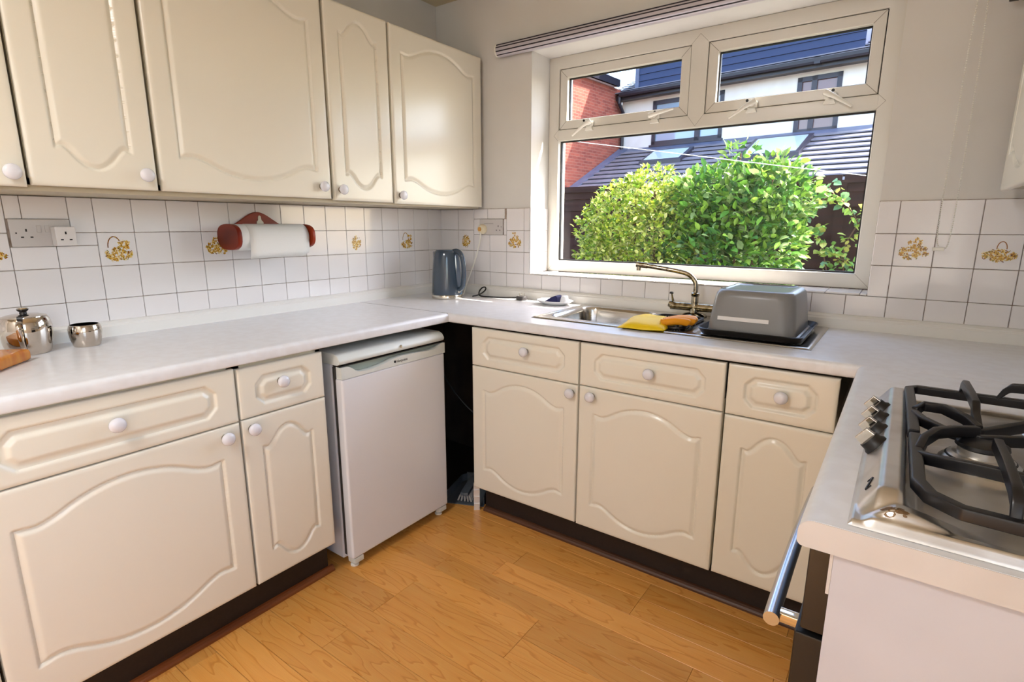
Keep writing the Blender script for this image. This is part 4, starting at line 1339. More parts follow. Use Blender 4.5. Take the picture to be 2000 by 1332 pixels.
m.build('basket_floor', BLACK, bk)
for k in range(0, len(R0)):
    p, q = R0[k], R1[k]
    MB().bar([(p[0], p[1], ZT + 0.010), ((p[0] + q[0]) / 2, (p[1] + q[1]) / 2, ZT - 0.035), (q[0], q[1], ZT - 0.083)], 0.006, 0.006).build('slat', BLACK, bk)
for k in range(5):
    u = -0.05 + 0.025 * k
    for sy, nm in ((1, 0.1),):
        MB().bar([(1.468 + u, -0.30 + 0.13, ZT + 0.008), (1.468 + u * .8, -0.30 + 0.118, ZT - 0.035), (1.468 + u * .7, -0.30 + 0.105, ZT - 0.083)], 0.008, 0.006).build('slat', BLACK, bk)

# yellow glove on the sink edge
gv = thing('rubber_glove', (1.43, -0.40, ZT + 0.006), 'yellow rubber glove folded over the sink edge', 'glove')
nx_, ny_ = 22, 16
Ptl, Ptr, Pbr, Pbl = (1.348, -0.225), (1.510, -0.330), (1.512, -0.512), (1.352, -0.520)
Ptl, Ptr, Pbr, Pbl = (1.330, -0.250), (1.500, -0.335), (1.508, -0.505), (1.352, -0.532)
V, Fc = [], []
for layer in (0, 1):
    for j in range(ny_):
        for i in range(nx_):
            u, v = i / (nx_ - 1), j / (ny_ - 1)
            x = (1 - v) * ((1 - u) * Pbl[0] + u * Pbr[0]) + v * ((1 - u) * Ptl[0] + u * Ptr[0])
            y = (1 - v) * ((1 - u) * Pbl[1] + u * Pbr[1]) + v * ((1 - u) * Ptl[1] + u * Ptr[1])
            b = 4 * u * (1 - u) * 4 * v * (1 - v)
            h = 0.003 + 0.026 * b ** 0.5 + 0.005 * math.sin(u * 7 + v * 3) * b + 0.006 * v + 0.006 * math.sin(v * 6) * (1 - u) * b
            z = ZT + 0.0075 + (h if layer else 0.0)
            V.append((x + 0.004 * math.sin(v * 9), y + 0.006 * math.sin(u * 8), z))
N_ = nx_ * ny_
for j in range(ny_ - 1):
    for i in range(nx_ - 1):
        a = j * nx_ + i
        Fc.append((N_ + a, N_ + a + 1, N_ + a + nx_ + 1, N_ + a + nx_)); Fc.append((a, a + nx_, a + nx_ + 1, a + 1))
ringi = [i for i in range(nx_)] + [j * nx_ + nx_ - 1 for j in range(1, ny_)] + [(ny_ - 1) * nx_ + i for i in range(nx_ - 2, -1, -1)] + [j * nx_ for j in range(ny_ - 2, 0, -1)]
for k in range(len(ringi)):
    a, b = ringi[k], ringi[(k + 1) % len(ringi)]
    Fc.append((a, b, N_ + b, N_ + a))
cuff = MB().add(V, Fc).build('glove_cuff', YELLOW, gv, smooth=True, angle=60)
g2 = MB()
for k, (a, b, r) in enumerate([((1.490, -0.395), (1.560, -0.330), 0.0145), ((1.488, -0.415), (1.568, -0.352), 0.015), ((1.488, -0.435), (1.570, -0.378), 0.015), ((1.486, -0.455), (1.560, -0.405), 0.0135)]):
    mid = ((a[0] + b[0]) / 2, (a[1] + b[1]) / 2)
    g2.tube(smooth_path([(a[0], a[1], ZT + 0.028), (mid[0], mid[1], ZT + 0.034), (b[0], b[1], ZT + 0.030), (b[0] + 0.008, b[1] + 0.006, ZT + 0.026)], 12), [r] * 8 + [r * .97, r * .9, r * .7, r * .3], 12)
g2.build('glove_fingers', ORANGE, gv, smooth=True)

# upturned washing-up bowl on a black tray
ty0, ty1, tx0, tx1 = -0.485, -0.085, 1.610, 1.945
tr = thing('drip_tray', (1.78, -0.28, ZT), 'black plastic tray under the upturned grey bowl', 'tray')
P0 = rect_pts(1.778, -0.283, 0.166, 0.196, 0.045); P1 = rect_pts(1.778, -0.283, 0.154, 0.184, 0.04)
ZTR = ZT + 0.0068
V = [(x, y, ZTR) for x, y in P1] + [(x, y, ZTR + 0.020) for x, y in P0] + [(x, y, ZTR + 0.022) for x, y in rect_pts(1.778, -0.283, 0.162, 0.192, 0.043)] + [(x, y, ZTR + 0.004) for x, y in rect_pts(1.778, -0.283, 0.150, 0.180, 0.038)]
n = len(P0)
Fc = [tuple(range(n))[::-1], tuple(range(3 * n, 4 * n))] + [(r * n + i, r * n + (i + 1) % n, (r + 1) * n + (i + 1) % n, (r + 1) * n + i) for r in range(3) for i in range(n)]
MB().add(V, Fc).build('tray_body', BLACK, tr, smooth=True, angle=50)
wb_ = thing('washing_up_bowl', (1.775, -0.275, ZTR + 0.006), 'grey plastic washing-up bowl upside down on the drainer', 'bowl')
zb0 = ZTR + 0.0045
lv = [(0.1450, 0.175, 0.045, 0.0), (0.1450, 0.175, 0.045, 0.004), (0.1390, 0.168, 0.045, 0.006), (0.1320, 0.160, 0.048, 0.080), (0.1265, 0.154, 0.05, 0.122), (0.1235, 0.151, 0.05, 0.134), (0.117, 0.144, 0.047, 0.143), (0.108, 0.135, 0.042, 0.147), (0.100, 0.127, 0.04, 0.1475), (0.097, 0.124, 0.038, 0.1435), (0.06, 0.08, 0.03, 0.1425)]
V = []
for (hx, hy, r, h) in lv:
    V += [(x, y, zb0 + h) for x, y in rect_pts(1.776, -0.278, hx, hy, r, 7)]
n = 28
Fc = [tuple(range((len(lv) - 1) * n, len(lv) * n))] + [(r * n + i, r * n + (i + 1) % n, (r + 1) * n + (i + 1) % n, (r + 1) * n + i) for r in range(len(lv) - 1) for i in range(n)]
MB().add(V, Fc).build('bowl_shell', GREYPL, wb_, smooth=True, angle=50)
MB().add([(1.676, -0.4455, zb0 + 0.047), (1.836, -0.4455, zb0 + 0.047), (1.836, -0.4445, zb0 + 0.0595), (1.676, -0.4445, zb0 + 0.0595), (1.676, -0.440, zb0 + 0.047), (1.836, -0.440, zb0 + 0.047), (1.836, -0.439, zb0 + 0.0595), (1.676, -0.439, zb0 + 0.0595)],
         [(0, 1, 2, 3), (4, 7, 6, 5), (0, 4, 5, 1), (1, 5, 6, 2), (2, 6, 7, 3), (3, 7, 4, 0)]).build('blank_label', LABELW, wb_)

# ------------------------------------------------------------------ tea things
px_, py_ = 0.118, -1.892
tpot = thing('teapot', (px_, py_, ZT), 'polished steel teapot with flat lid and black knob', 'teapot')
MB().lathe([(0.048, 0.0005), (0.050, 0.003), (0.057, 0.03), (0.0605, 0.06), (0.0605, 0.080), (0.0575, 0.098), (0.052, 0.107)], (px_, py_, ZT), 44).build('pot_body', POTSTEEL, tpot, smooth=True)
lid = MB().lathe([(0.0515, 0.1072), (0.051, 0.1095), (0.036, 0.114), (0.014, 0.116), (0.001, 0.1162)], (px_, py_, ZT), 44).build('lid', POTSTEEL, tpot, smooth=True)
kb = MB().lathe([(0.009, 0.1155), (0.008, 0.121), (0.013, 0.126), (0.014, 0.130)], (px_, py_, ZT), 20).build('lid_knob', BLACK, lid, smooth=True)
MB().lathe([(0.0138, 0.130), (0.012, 0.1335), (0.001, 0.1345)], (px_, py_, ZT), 20).build('knob_top', CHROME, kb, smooth=True)
hd = Vector((0.93, -0.37, 0)).normalized()
c0 = Vector((px_, py_, ZT))
MB().tube(smooth_path([c0 + hd * 0.050 + Vector((0, 0, 0.100)), c0 + hd * 0.078 + Vector((0, 0, 0.101)), c0 + hd * 0.094 + Vector((0, 0, 0.088)), c0 + hd * 0.086 + Vector((0, 0, 0.055)), c0 + hd * 0.066 + Vector((0, 0, 0.025)), c0 + hd * 0.050 + Vector((0, 0, 0.012))], 30), 0.006, 10, flat=0.5).build('handle', POTSTEEL, tpot, smooth=True)
MB().lathe([(0.008, -0.006), (0.008, 0.006)], c0 + hd * 0.052 + Vector((0, 0, 0.1075)), 12, (-hd.y, hd.x, 0)).build('lid_hinge', BLACK, tpot)
MB().tube([c0 - hd * 0.052 + Vector((0, 0, 0.055)), c0 - hd * 0.074 + Vector((0, 0, 0.085)), c0 - hd * 0.086 + Vector((0, 0, 0.104))], [0.015, 0.010, 0.008], 12).build('spout', POTSTEEL, tpot, smooth=True)
qx, qy = 0.132, -1.757
sb = thing('sugar_bowl', (qx, qy, ZT), 'small polished steel sugar bowl beside the teapot', 'bowl')
MB().lathe([(0.033, 0.0005), (0.035, 0.003), (0.0405, 0.025), (0.043, 0.045), (0.0425, 0.056), (0.039, 0.066), (0.036, 0.0675), (0.0365, 0.064), (0.040, 0.055), (0.040, 0.045), (0.032, 0.006), (0.001, 0.005)], (qx, qy, ZT), 40).build('bowl_shell', POTSTEEL, sb, smooth=True)
cb_ = thing('chopping_board', (0.26, -2.05, ZT), 'thick varnished yellow wooden board at the left frame edge', 'board')
e1 = Vector((0.75, -0.66, 0)); e2_ = Vector((-0.66, -0.75, 0))
o0 = Vector((0.232, -1.912, ZT + 0.0005))
m = MB(Fr(o0, e1, (0, 0, 1), e2_))
m.box((0.0, 0.0, 0.0), (0.30, 0.20, 0.034))
m.build('board_slab', WOODB, cb_, bevel=0.012, seg=4)

# ------------------------------------------------------------------ blind headrail
bl = thing('window_blind', (1.4, -0.04, 2.11), 'grooved aluminium blind headrail above the window with bead chain', 'blind')
prof = [(-0.012, 2.086), (-0.045, 2.082), (-0.058, 2.092), (-0.062, 2.104), (-0.062, 2.122), (-0.052, 2.136), (-0.012, 2.138)]
MB().prism(prof, 0.442, 2.352, axis=0).build('headrail', mat('headrail_paint', srgb(206, 200, 210), 0.35, 0.2), bl)
for (y, z) in ((-0.0622, 2.101), (-0.0622, 2.118), (-0.0575, 2.130), (-0.0525, 2.0873)):
    MB().box((0.443, y - 0.0008, z - 0.0022), (2.351, y + 0.003, z + 0.0022)).build('groove', BLINDG, bl)
MB().prism([(a * 1.02 - 0.001, (b - 2.11) * 1.05 + 2.11) for a, b in prof], 0.434, 0.4425, axis=0).build('end_cap', WHITEPL, bl, bevel=0.002)
MB().prism([(a * 1.02 - 0.001, (b - 2.11) * 1.05 + 2.11) for a, b in prof], 2.3515, 2.360, axis=0).build('end_cap', WHITEPL, bl, bevel=0.002)
MB().box((2.322, -0.058, 1.926), (2.346, -0.044, 2.084)).build('tilt_bracket', BLACK, bl, bevel=0.003)
chain = MB()
octV = np.array([(1, 0, 0), (0, 1, 0), (-1, 0, 0), (0, -1, 0), (0, 0, 1), (0, 0, -1)], float)
octF = [(0, 1, 4), (1, 2, 4), (2, 3, 4), (3, 0, 4), (1, 0, 5), (2, 1, 5), (3, 2, 5), (0, 3, 5)]
def beads(path, step=0.0066, r=0.0028):
    P = np.array(path); seg = np.r_[0, np.cumsum(np.linalg.norm(np.diff(P, axis=0), axis=1))]
    for s in np.arange(0, seg[-1], step):
        c = [np.interp(s, seg, P[:, i]) for i in range(3)]
        chain.add(octV * r + c, octF)
beads(smooth_path([(2.252, -0.045, 2.085), (2.247, -0.045, 1.80), (2.243, -0.045, 1.40), (2.244, -0.044, 1.26), (2.250, -0.044, 1.222), (2.262, -0.044, 1.212), (2.276, -0.044, 1.235), (2.280, -0.045, 1.40), (2.278, -0.045, 1.80), (2.270, -0.045, 2.085)], 120))
chain.build('bead_chain', WHITEPL, bl, smooth=True, clean=False)
MB().box((2.236, -0.050, 1.205), (2.268, -0.040, 1.216)).build('chain_clip', WHITEPL, bl, bevel=0.002)

# ------------------------------------------------------------------ fill light added on the unseen ceiling behind the camera
cl = thing('ceiling_fill_light', (1.25, -3.0, CZ), 'added round white ceiling fill light with glowing diffuser', 'fill lamp')
MB().lathe([(0.22, 0.0), (0.225, -0.012), (0.215, -0.03)], (1.25, -3.0, CZ - 0.0005), 40).build('fill_base', WHITEPL, cl, smooth=True)
MB().lathe([(0.21, -0.0302), (0.20, -0.05), (0.15, -0.068), (0.07, -0.078), (0.002, -0.080)], (1.25, -3.0, CZ), 40).build('fill_diffuser', FILLG, cl, smooth=True)

# ================================================================== outside
gr = struct(MB().box((-14, 0.28, -0.40), (14, 26, -0.20)).box((RX + 0.2, -9, -0.40), (14, 0.28, -0.20)), 'ground', SOIL)

# fence
fn = thing('garden_fence', (1.0, 4.2, -0.2), 'dark brown horizontal board fence behind the shrubs', 'fence')
z = -0.18
FX0, FX1 = -2.2, 4.4
i = 0
while z < 1.70:
    h = 0.150
    for (a, b) in ((-2.2, 0.10), (0.12, 1.55), (1.57, 3.0), (3.02, 4.4)):
        V = [(a, 4.200, z), (b, 4.200, z), (b, 4.222, z), (a, 4.222, z), (a, 4.216, z + h + 0.012), (b, 4.216, z + h + 0.012), (b, 4.230, z + h + 0.012), (a, 4.230, z + h + 0.012)]
        MB().add(V, [(0, 3, 2, 1), (4, 5, 6, 7), (0, 1, 5, 4), (1, 2, 6, 5), (2, 3, 7, 6), (3, 0, 4, 7)]).build('board', FENCE, fn)
    z += h
    i += 1
for x in (-2.2, 0.11, 1.56, 3.01, 4.4):
    MB().box((x - 0.04, 4.185, -0.2), (x + 0.04, 4.24, 1.73)).build('post', FENCE, fn)
MB().box((-2.25, 4.18, 1.705), (4.45, 4.245, 1.735)).build('capping', FENCE, fn)

# washing line
tag(MB().tube([(-0.30, 1.5, 1.965), (0.727, 1.5, 1.781), (1.394, 1.5, 1.660), (1.896, 1.5, 1.572), (2.6, 1.5, 1.45)], 0.0022, 6).build('washing_line', LINEW, smooth=True), 'white plastic washing line strung across the garden', 'washing line')

# ---- shrubs
def leaf_mesh(name, L, W):
    me = bpy.data.meshes.new(name)
    V = [(0, 0, 0), (L * .3, W * .5, L * .06), (L * .65, W * .42, L * .05), (L, 0, -L * .06), (L * .65, -W * .42, L * .05), (L * .3, -W * .5, L * .06), (L * .33, 0, 0), (L * .68, 0, -0.01 * L)]
    me.from_pydata(V, [], [(0, 6, 1), (1, 6, 7, 2), (2, 7, 3), (0, 5, 6), (5, 4, 7, 6), (4, 3, 7)])
    return np.array(V), [(0, 6, 1), (1, 6, 7, 2), (2, 7, 3), (0, 5, 6), (5, 4, 7, 6), (4, 3, 7)]


def basis(d, roll):
    d = d / np.linalg.norm(d)
    ref = np.array([0, 0, 1.0]) if abs(d[2]) < .95 else np.array([1.0, 0, 0])
    s = np.cross(ref, d); s /= np.linalg.norm(s)
    u = np.cross(d, s)
    c, q = math.cos(roll), math.sin(roll)
    return np.stack([d, s * c + u * q, u * c - s * q], 1)


def shrub(name, label, group, base, blobs, count, Ls, cols, singles, seed, whorl=0, singleL=0.09):
    """blobs: ellipsoids (centre, radii); leaves sit in their outer shell"""
    rg = np.random.default_rng(seed)
    t = thing(name, base, label, 'shrub', group)
    V0, F0 = leaf_mesh('leafproto', 1.0, 0.5)
    mb = MB()
    vol = np.array([b[1][0] * b[1][1] * b[1][2] for b in blobs]); vol = vol / vol.sum()
    VV, CC, n = [], [], 0
    pts = []
    for q in range(count):
        c, r = blobs[rg.choice(len(blobs), p=vol)]
        d = rg.normal(size=3); d /= np.linalg.norm(d)
        rad = 0.55 + 0.47 * rg.random() ** 0.5
        p = np.array(c) + d * np.array(r) * rad
        if p[2] < -0.1: continue
        pts.append((p, d, rad))
    for (p, d, rad) in pts:
        k = max(1, whorl)
        for w in range(k):
            dd = d * np.array([1, 1, .7]) + rg.normal(size=3) * (0.55 if whorl == 0 else 0.75) + np.array([0, 0, 0.30])
            M = basis(dd, rg.uniform(-1.0, 1.0))
            L = rg.uniform(*Ls)
            VV.append((V0 * L) @ M.T + p)
            col = np.array(cols[rg.integers(len(cols))]) * rg.uniform(.45, 1.12)
            CC.append(np.repeat(np.clip(col, 0, 1)[None], len(V0), 0))
    VV = np.concatenate(VV); CC = np.concatenate(CC)
    nl = len(VV) // len(V0)
    Fs = [tuple(i + k * len(V0) for i in f) for k in range(nl) for f in F0]
    me = bpy.data.meshes.new('foliage')
    me.from_pydata((VV - np.array(base)).tolist(), [], Fs)
    at = me.color_attributes.new('Col', 'FLOAT_COLOR', 'POINT')
    at.data.foreach_set('color', np.concatenate([CC, np.ones((len(CC), 1))], 1).astype(np.float32).ravel())
    me.materials.append(LEAF)
    o = bpy.data.objects.new('foliage', me); o.parent = t; COL.objects.link(o)
    o['kind'] = 'stuff'
    # stems
    for k in range(5):
        c, r = blobs[k % len(blobs)]
        b0 = np.array(base) + np.array([(c[0] - base[0]) * .35 + rg.uniform(-.1, .1), rg.uniform(-.08, .08), 0])
        MB().tube(smooth_path([b0, (b0 + np.array(c)) / 2 + rg.normal(size=3) * .04, np.array(c) + np.array([0, 0, r[2] * .5])], 10), list(np.linspace(.022, .006, 10)), 6).build('stem', STEM, t, smooth=True)
    # individually visible leaves on the near face
    if singles:
        protos = []
        for ci, cc in enumerate(cols):
            pm = bpy.data.meshes.new('leaf')
            pm.from_pydata((V0 * singleL).tolist(), [], F0)
            a2 = pm.color_attributes.new('Col', 'FLOAT_COLOR', 'POINT')
            a2.data.foreach_set('color', np.tile(np.array([*cc, 1.0], np.float32), len(V0)))
            pm.materials.append(LEAF)
            protos.append(pm)
        done = 0
        while done < singles:
            c, r = blobs[rg.choice(len(blobs), p=vol)]
            d = rg.normal(size=3); d[1] = -abs(d[1]) * 1.3; d /= np.linalg.norm(d)
            p = np.array(c) + d * np.array(r) * 1.02
            if p[2] < 0.75: continue
            M = basis(d * np.array([1, 1, .5]) + rg.normal(size=3) * .6 + np.array([0, 0, .2]), rg.uniform(-.9, .9))
            lf = bpy.data.objects.new('leaf', protos[rg.integers(len(protos))])
            lf.parent = t
            lf.matrix_local = Matrix.Translation(Vector(p - np.array(base))) @ Matrix(M.tolist()).to_4x4() @ Matrix.Scale(rg.uniform(.7, 1.15), 4)
            COL.objects.link(lf)
            done += 1
    return t


YG = [srgb(192, 204, 70), srgb(214, 218, 104), srgb(160, 188, 56), srgb(116, 154, 52), srgb(224, 222, 136)]
GG = [srgb(126, 172, 60), srgb(96, 148, 56), srgb(154, 192, 74), srgb(74, 122, 58), srgb(160, 184, 112)]
shrub('choisya_shrub', 'yellow green small-leaved shrub on the left outside the window', 'shrubs outside the window', (0.0, 2.6, -0.2),
      [((-0.10, 2.60, 0.95), (0.42, 0.36, 0.46)), ((0.05, 2.60, 1.32), (0.46, 0.36, 0.42)), ((-0.26, 2.55, 1.26), (0.26, 0.28, 0.27)), ((0.33, 2.60, 1.05), (0.34, 0.34, 0.55)), ((0.22, 2.62, 1.55), (0.30, 0.28, 0.27)),
       ((0.0, 2.6, 0.40), (0.5, 0.40, 0.5))],
      4200, (0.035, 0.062), YG, 60, 3, whorl=3, singleL=0.065)
shrub('laurel_shrub', 'larger bright green leafy shrub in the middle of the window', 'shrubs outside the window', (0.95, 2.7, -0.2),
      [((0.95, 2.70, 1.05), (0.50, 0.40, 0.55)), ((0.80, 2.68, 1.45), (0.40, 0.34, 0.36)), ((1.12, 2.66, 1.45), (0.36, 0.32, 0.34)), ((0.93, 2.70, 1.75), (0.16, 0.16, 0.26)), ((1.22, 2.68, 1.66), (0.20, 0.2, 0.20)),
       ((0.62, 2.66, 1.02), (0.30, 0.3, 0.50)), ((1.24, 2.66, 1.15), (0.26, 0.28, 0.40)), ((1.28, 2.66, 1.52), (0.28, 0.26, 0.28)), ((0.60, 2.68, 1.45), (0.28, 0.28, 0.30)), ((0.95, 2.7, 0.45), (0.55, 0.42, 0.5))],
      9000, (0.055, 0.095), GG, 140, 5, singleL=0.10)
# climbing plant on the fence
vn = thing('climbing_plant', (1.60, 4.1, -0.2), 'sprawling climber with pale leaves in front of the fence', 'plant')
paths = [[(1.75, 4.08, -0.2), (1.80, 4.05, 0.6), (1.84, 4.02, 1.05), (1.74, 4.02, 1.32), (1.62, 4.02, 1.50), (1.50, 4.03, 1.60), (1.45, 4.03, 1.70)],
         [(1.62, 4.02, 1.50), (1.46, 4.02, 1.55), (1.34, 4.03, 1.45), (1.28, 4.03, 1.40)],
         [(1.70, 4.08, -0.2), (1.60, 4.05, 0.5), (1.50, 4.02, 0.95), (1.42, 4.02, 1.18), (1.36, 4.02, 1.24)],
         [(1.72, 4.08, 0.2), (1.68, 4.02, 0.8), (1.66, 4.02, 1.06), (1.72, 4.02, 1.24), (1.82, 4.02, 1.42), (1.88, 4.02, 1.50)],
         [(1.66, 4.06, 0.2), (1.74, 4.0, 0.85), (1.60, 4.0, 0.98), (1.55, 4.0, 1.05)]]
rg = np.random.default_rng(9)
V0, F0 = leaf_mesh('leafproto', 1.0, 0.75)
VC = [srgb(176, 206, 90), srgb(206, 222, 120), srgb(130, 172, 80), srgb(120, 160, 110), srgb(214, 206, 110)]
vprot = []
for cc in VC:
    pm = bpy.data.meshes.new('leaf')
    pm.from_pydata((V0 * 0.075).tolist(), [], F0)
    a2 = pm.color_attributes.new('Col', 'FLOAT_COLOR', 'POINT')
    a2.data.foreach_set('color', np.tile(np.array([*cc, 1.0], np.float32), len(V0)))
    pm.materials.append(LEAF)
    vprot.append(pm)
for pth in paths:
    sp = smooth_path(pth, 34)
    MB().tube(sp, list(np.linspace(.010, .003, 34)), 6).build('stem', STEM, vn, smooth=True)
    for k, p in enumerate(sp):
        if p[2] < 0.75: continue
        for _ in range(2):
            d = rg.normal(size=3); d[1] -= 0.5
            lf = bpy.data.objects.new('leaf', vprot[rg.integers(5)])
            lf.parent = vn
            M = basis(d, rg.uniform(-1, 1))
            lf.matrix_local = Matrix.Translation(Vector(np.array(p) - np.array(vn.location) + rg.normal(size=3) * np.array([.03, .012, .03]))) @ Matrix(M.tolist()).to_4x4() @ Matrix.Scale(rg.uniform(.6, 1.25), 4)
            COL.objects.link(lf)

# ---- neighbouring house: local axes u (right), n (away), z
HT = math.radians(-5.89)
HO = (-0.543, 12.457, 0)
house = thing('neighbour_house', HO, 'white rendered house with dark windows behind the garden', 'house')
FH = Fr(HO, (math.cos(HT), math.sin(HT), 0), (0, 0, 1), (-math.sin(HT), math.cos(HT), 0))     # (u, n, z)
UC, UE, EE = -4.42, 2.05, 3.2
WR = (0.19, 1.10, 3.37, 4.60)
WL = (-3.44, -1.49, 3.45, 4.60)
m = MB(FH)                                        # front wall with window openings
zs0, zs1 = -0.25, 4.78
m.box((UC, 0, zs0), (WL[0], 0.25, zs1)).box((WL[1], 0, zs0), (WR[0], 0.25, zs1)).box((WR[1], 0, zs0), (UE, 0.25, zs1))
m.box((WL[0], 0, zs0), (WL[1], 0.25, WL[2])).box((WR[0], 0, zs0), (WR[1], 0.25, WR[2]))
m.box((WL[0], 0, WL[3]), (WL[1], 0.25, zs1)).box((WR[0], 0, WR[3]), (WR[1], 0.25, zs1))
m.box((UC, 0.25, zs0), (UC + 0.2, 6, zs1)).box((UE - 0.2, 0.25, zs0), (UE, 6, zs1)).box((UC, 6, zs0), (UE, 6.2, zs1))
m.build('rendered_wall', RENDER, house)
for (w, mul, lab) in ((WR, (0.49, 0.60), DARKGL), (WL, (-2.21, -2.08), SKYGL)):
    u0, u1, z0, z1 = w
    f = MB(FH)
    t = 0.10
    f.box((u0, -0.02, z0), (u0 + t, 0.08, z1)).box((u1 - t, -0.02, z0), (u1, 0.08, z1)).box((u0, -0.02, z0), (u1, 0.08, z0 + t)).box((u0, -0.02, z1 - t), (u1, 0.08, z1)).box((mul[0], -0.02, z0), (mul[1], 0.08, z1))
    f.box((u0 - 0.04, -0.07, z0 - 0.05), (u1 + 0.04, 0.02, z0 + 0.005))
    wo = f.build('house_window', DARKFR, house)
    MB(FH).box((u0 + t, 0.03, z0 + t), (mul[0], 0.045, z1 - t)).build('pane', lab, wo)
    MB(FH).box((mul[1], 0.03, z0 + t), (u1 - t, 0.045, z1 - t)).build('pane', lab, wo)
# eaves: soffit, fascia, gutter
MB(FH).box((UC, -0.30, 4.70), (UE, 0.0, 4.73)).build('soffit', GUTTER, house)
MB(FH).box((UC, -0.32, 4.68), (UE, -0.29, 4.79)).build('fascia', GUTTER, house)
m = MB(FH)
m.prism([(-0.33, 4.83), (-0.36, 4.765), (-0.42, 4.75), (-0.45, 4.79), (-0.455, 4.86), (-0.44, 4.86), (-0.43, 4.79), (-0.41, 4.77), (-0.37, 4.78), (-0.345, 4.83)], UC + 0.15, UE, axis=0)
m.build('gutter', GUTTER, house)
MB(FH).box((0.60, -0.45, 4.74), (0.72, -0.32, 4.87)).build('gutter_union', GUTTER, house)
MB().tube([tuple(FH((UC + 0.13, -0.38, 4.78))[0]), tuple(FH((UC + 0.13, -0.38, 4.62))[0]), tuple(FH((UC + 0.09, -0.08, 4.40))[0]), tuple(FH((UC + 0.09, -0.08, 3.4))[0])], 0.05, 10).build('downpipe', GUTTER, house, smooth=True)
# main roof, courses of tiles
pitch = 0.42
def course(n0, z0, u0, u1, ln, sl, th, name, par):      # each course tilts up at its lower edge
    V = [(u0, n0, z0 + 0.062), (u1, n0, z0 + 0.062), (u1, n0 + ln, z0 + ln * sl + 0.004), (u0, n0 + ln, z0 + ln * sl + 0.004)]
    V += [(a, b, c - th) for a, b, c in V]
    return MB(FH).add(V, [(0, 1, 2, 3), (7, 6, 5, 4), (0, 4, 5, 1), (1, 5, 6, 2), (2, 6, 7, 3), (3, 7, 4, 0)]).build(name, SLATE, par)
for k in range(14):
    n0 = -0.40 + k * 0.28
    course(n0, 4.79 + (n0 + 0.40) * pitch + 0.03, UC - 0.3, UE, 0.36, pitch, 0.026, 'tile_course', house)
MB(FH).add([(UC - .3, -0.4, 4.79), (UE, -0.4, 4.79), (UE, 3.5, 4.79 + 3.9 * pitch), (UC - .3, 3.5, 4.79 + 3.9 * pitch)], [(0, 1, 2, 3)]).build('roof_felt', GUTTER, house)
# dormer with dark boards
DU0, DU1, DN, DZ0, DZ1 = -4.08, 1.42, 0.16, 5.04, 8.3
dmr = MB(FH).box((DU0, DN + 0.02, DZ0 + 0.05), (DU1, 3.2, DZ1)).build('dormer', CLAD, house)
for k in range(18):
    z0 = DZ0 + 0.005 + k * 0.172
    V = [(DU0, DN - 0.012, z0), (DU1, DN - 0.012, z0), (DU1, DN + 0.008, z0 + 0.166), (DU0, DN + 0.008, z0 + 0.166), (DU0, DN + 0.022, z0), (DU1, DN + 0.022, z0), (DU1, DN + 0.022, z0 + 0.166), (DU0, DN + 0.022, z0 + 0.166)]
    MB(FH).add(V, [(0, 1, 2, 3), (7, 6, 5, 4), (0, 4, 5, 1), (1, 5, 6, 2), (2, 6, 7, 3), (3, 7, 4, 0)]).build('cladding_board', CLAD, dmr)
MB(FH).box((DU0 - 0.03, DN - 0.03, DZ0), (DU0 + 0.08, DN + 0.03, DZ1)).build('corner_trim', LEAD, dmr)
MB(FH).box((DU0, DN - 0.03, DZ0 - 0.045), (DU1, DN + 0.05, DZ0 + 0.005)).build('lead_apron', LEAD, dmr)
# lean-to extension
EX = thing('house_extension', tuple(FH((0, -1.2, -0.25))[0]), 'single-storey extension with grey tiled lean-to roof', 'extension')
MB(FH).box((UC + 0.01, -2.25, -0.25), (EE, -2.0, 2.12)).box((EE - 0.25, -2.0, -0.25), (EE, -0.01, 2.12)).build('extension_wall', RENDER, EX)
sl = 1.20 / 2.5
nC = 9
for k in range(nC):
    n0 = -2.52 + k * (2.38 / nC)
    course(n0, 2.15 + (n0 + 2.52) * sl + 0.030, UC + 0.25, EE, 2.38 / nC + 0.05, sl, 0.026, 'tile_course', EX)
V = [(UC + .02, -2.5, 2.12), (EE, -2.5, 2.12), (EE, -0.01, 2.12 + 2.49 * sl), (UC + .02, -0.01, 2.12 + 2.49 * sl)]
MB(FH).add(V + [(a, b, c - .06) for a, b, c in V], [(0, 1, 2, 3), (7, 6, 5, 4), (0, 4, 5, 1), (1, 5, 6, 2), (2, 6, 7, 3), (3, 7, 4, 0)]).build('roof_deck', GUTTER, EX)
V = [(UC + .02, -0.26, 2.21 + 2.26 * sl), (EE, -0.26, 2.21 + 2.26 * sl), (EE, -0.012, 3.42), (UC + .02, -0.012, 3.42)]
MB(FH).add(V + [(a, b, c - .03) for a, b, c in V], [(0, 1, 2, 3), (7, 6, 5, 4), (0, 4, 5, 1), (1, 5, 6, 2), (2, 6, 7, 3), (3, 7, 4, 0)]).build('flashing', LEAD, EX)
V = [(UC + .015, -2.52, 2.24), (UC + .26, -2.52, 2.235), (UC + .26, -0.03, 2.235 + 2.49 * sl), (UC + .015, -0.03, 2.27 + 2.49 * sl)]
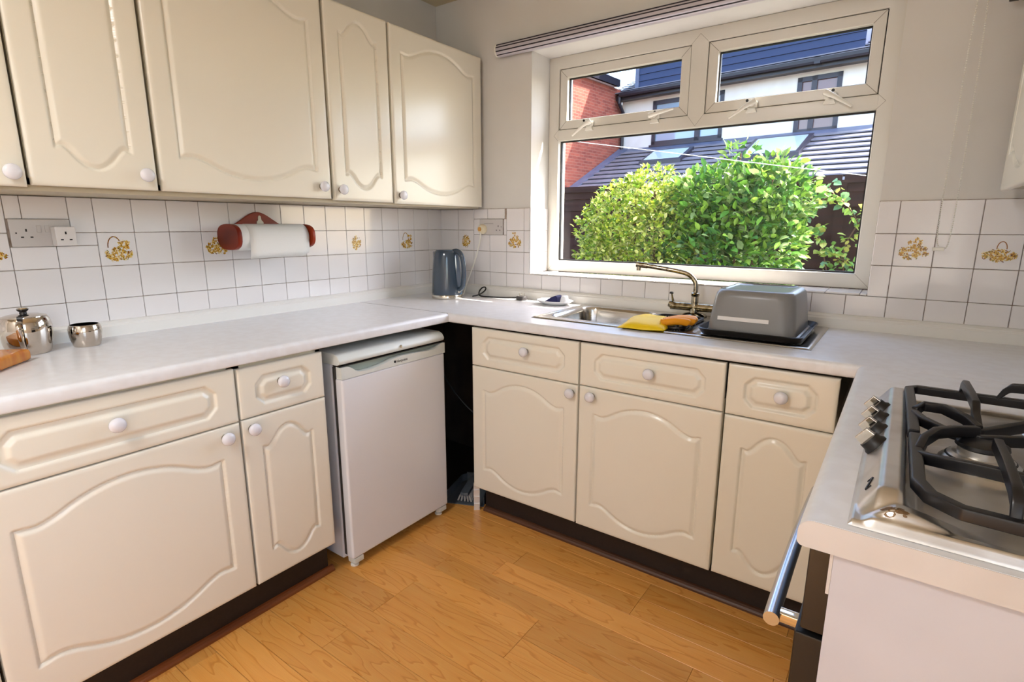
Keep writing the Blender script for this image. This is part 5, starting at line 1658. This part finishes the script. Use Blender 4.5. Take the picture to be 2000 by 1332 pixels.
MB(FH).add(V + [(a, b, c - .03) for a, b, c in V], [(0, 1, 2, 3), (7, 6, 5, 4), (0, 4, 5, 1), (1, 5, 6, 2), (2, 6, 7, 3), (3, 7, 4, 0)]).build('side_flashing', LEAD, EX)
MB(FH).box((UC + .02, -2.60, 2.06), (EE, -2.50, 2.17)).build('eaves_gutter', mat('pale_gutter', srgb(150, 148, 158), 0.4), EX)
for (u0, u1, n0, n1) in ((-3.08, -1.95, -1.30, -0.55), (-0.50, 0.76, -1.48, -0.44)):
    def rp(u, n, l): return (u, n, 2.205 + (n + 2.52) * sl + l)
    for nm, (a, b, c, d), l0, l1, mt in (('rooflight_frame', (u0, u1, n0, n1), 0.0, 0.10, DARKFR), ('rooflight_pane', (u0 + .09, u1 - .09, n0 + .09, n1 - .09), 0.09, 0.112, ROOFGL)):
        V = [rp(a, c, l1), rp(b, c, l1), rp(b, d, l1), rp(a, d, l1), rp(a, c, l0), rp(b, c, l0), rp(b, d, l0), rp(a, d, l0)]
        MB(FH).add(V, [(0, 1, 2, 3), (7, 6, 5, 4), (0, 4, 5, 1), (1, 5, 6, 2), (2, 6, 7, 3), (3, 7, 4, 0)]).build(nm, mt, EX)
# brick wing
WG = thing('brick_wing', tuple(FH((-6.5, -2.5, -0.25))[0]), 'red brick side wing left of the white house', 'building')
MB(FH).box((-9.0, -3.4, -0.25), (UC - 0.005, -0.01, 5.02)).build('brick_wall', BRICK, WG)
MB(FH).box((-9.1, -3.5, 5.02), (UC + 0.16, -0.45, 5.06)).build('soffit', mat('white_soffit', srgb(220, 214, 206), 0.6), WG)
MB(FH).box((UC + 0.10, -3.5, 5.02), (UC + 0.17, -0.42, 5.20)).build('eaves_gutter', GUTTER, WG)
V = [(UC + 0.12, -3.5, 5.19), (UC + 0.12, -0.35, 5.19), (-6.8, -0.35, 5.19 + 2.5 * .6), (-6.8, -3.5, 5.19 + 2.5 * .6)]
MB(FH).add(V + [(a, b, c - .06) for a, b, c in V], [(0, 1, 2, 3), (7, 6, 5, 4), (0, 4, 5, 1), (1, 5, 6, 2), (2, 6, 7, 3), (3, 7, 4, 0)]).build('roof_slope', SLATE, WG)
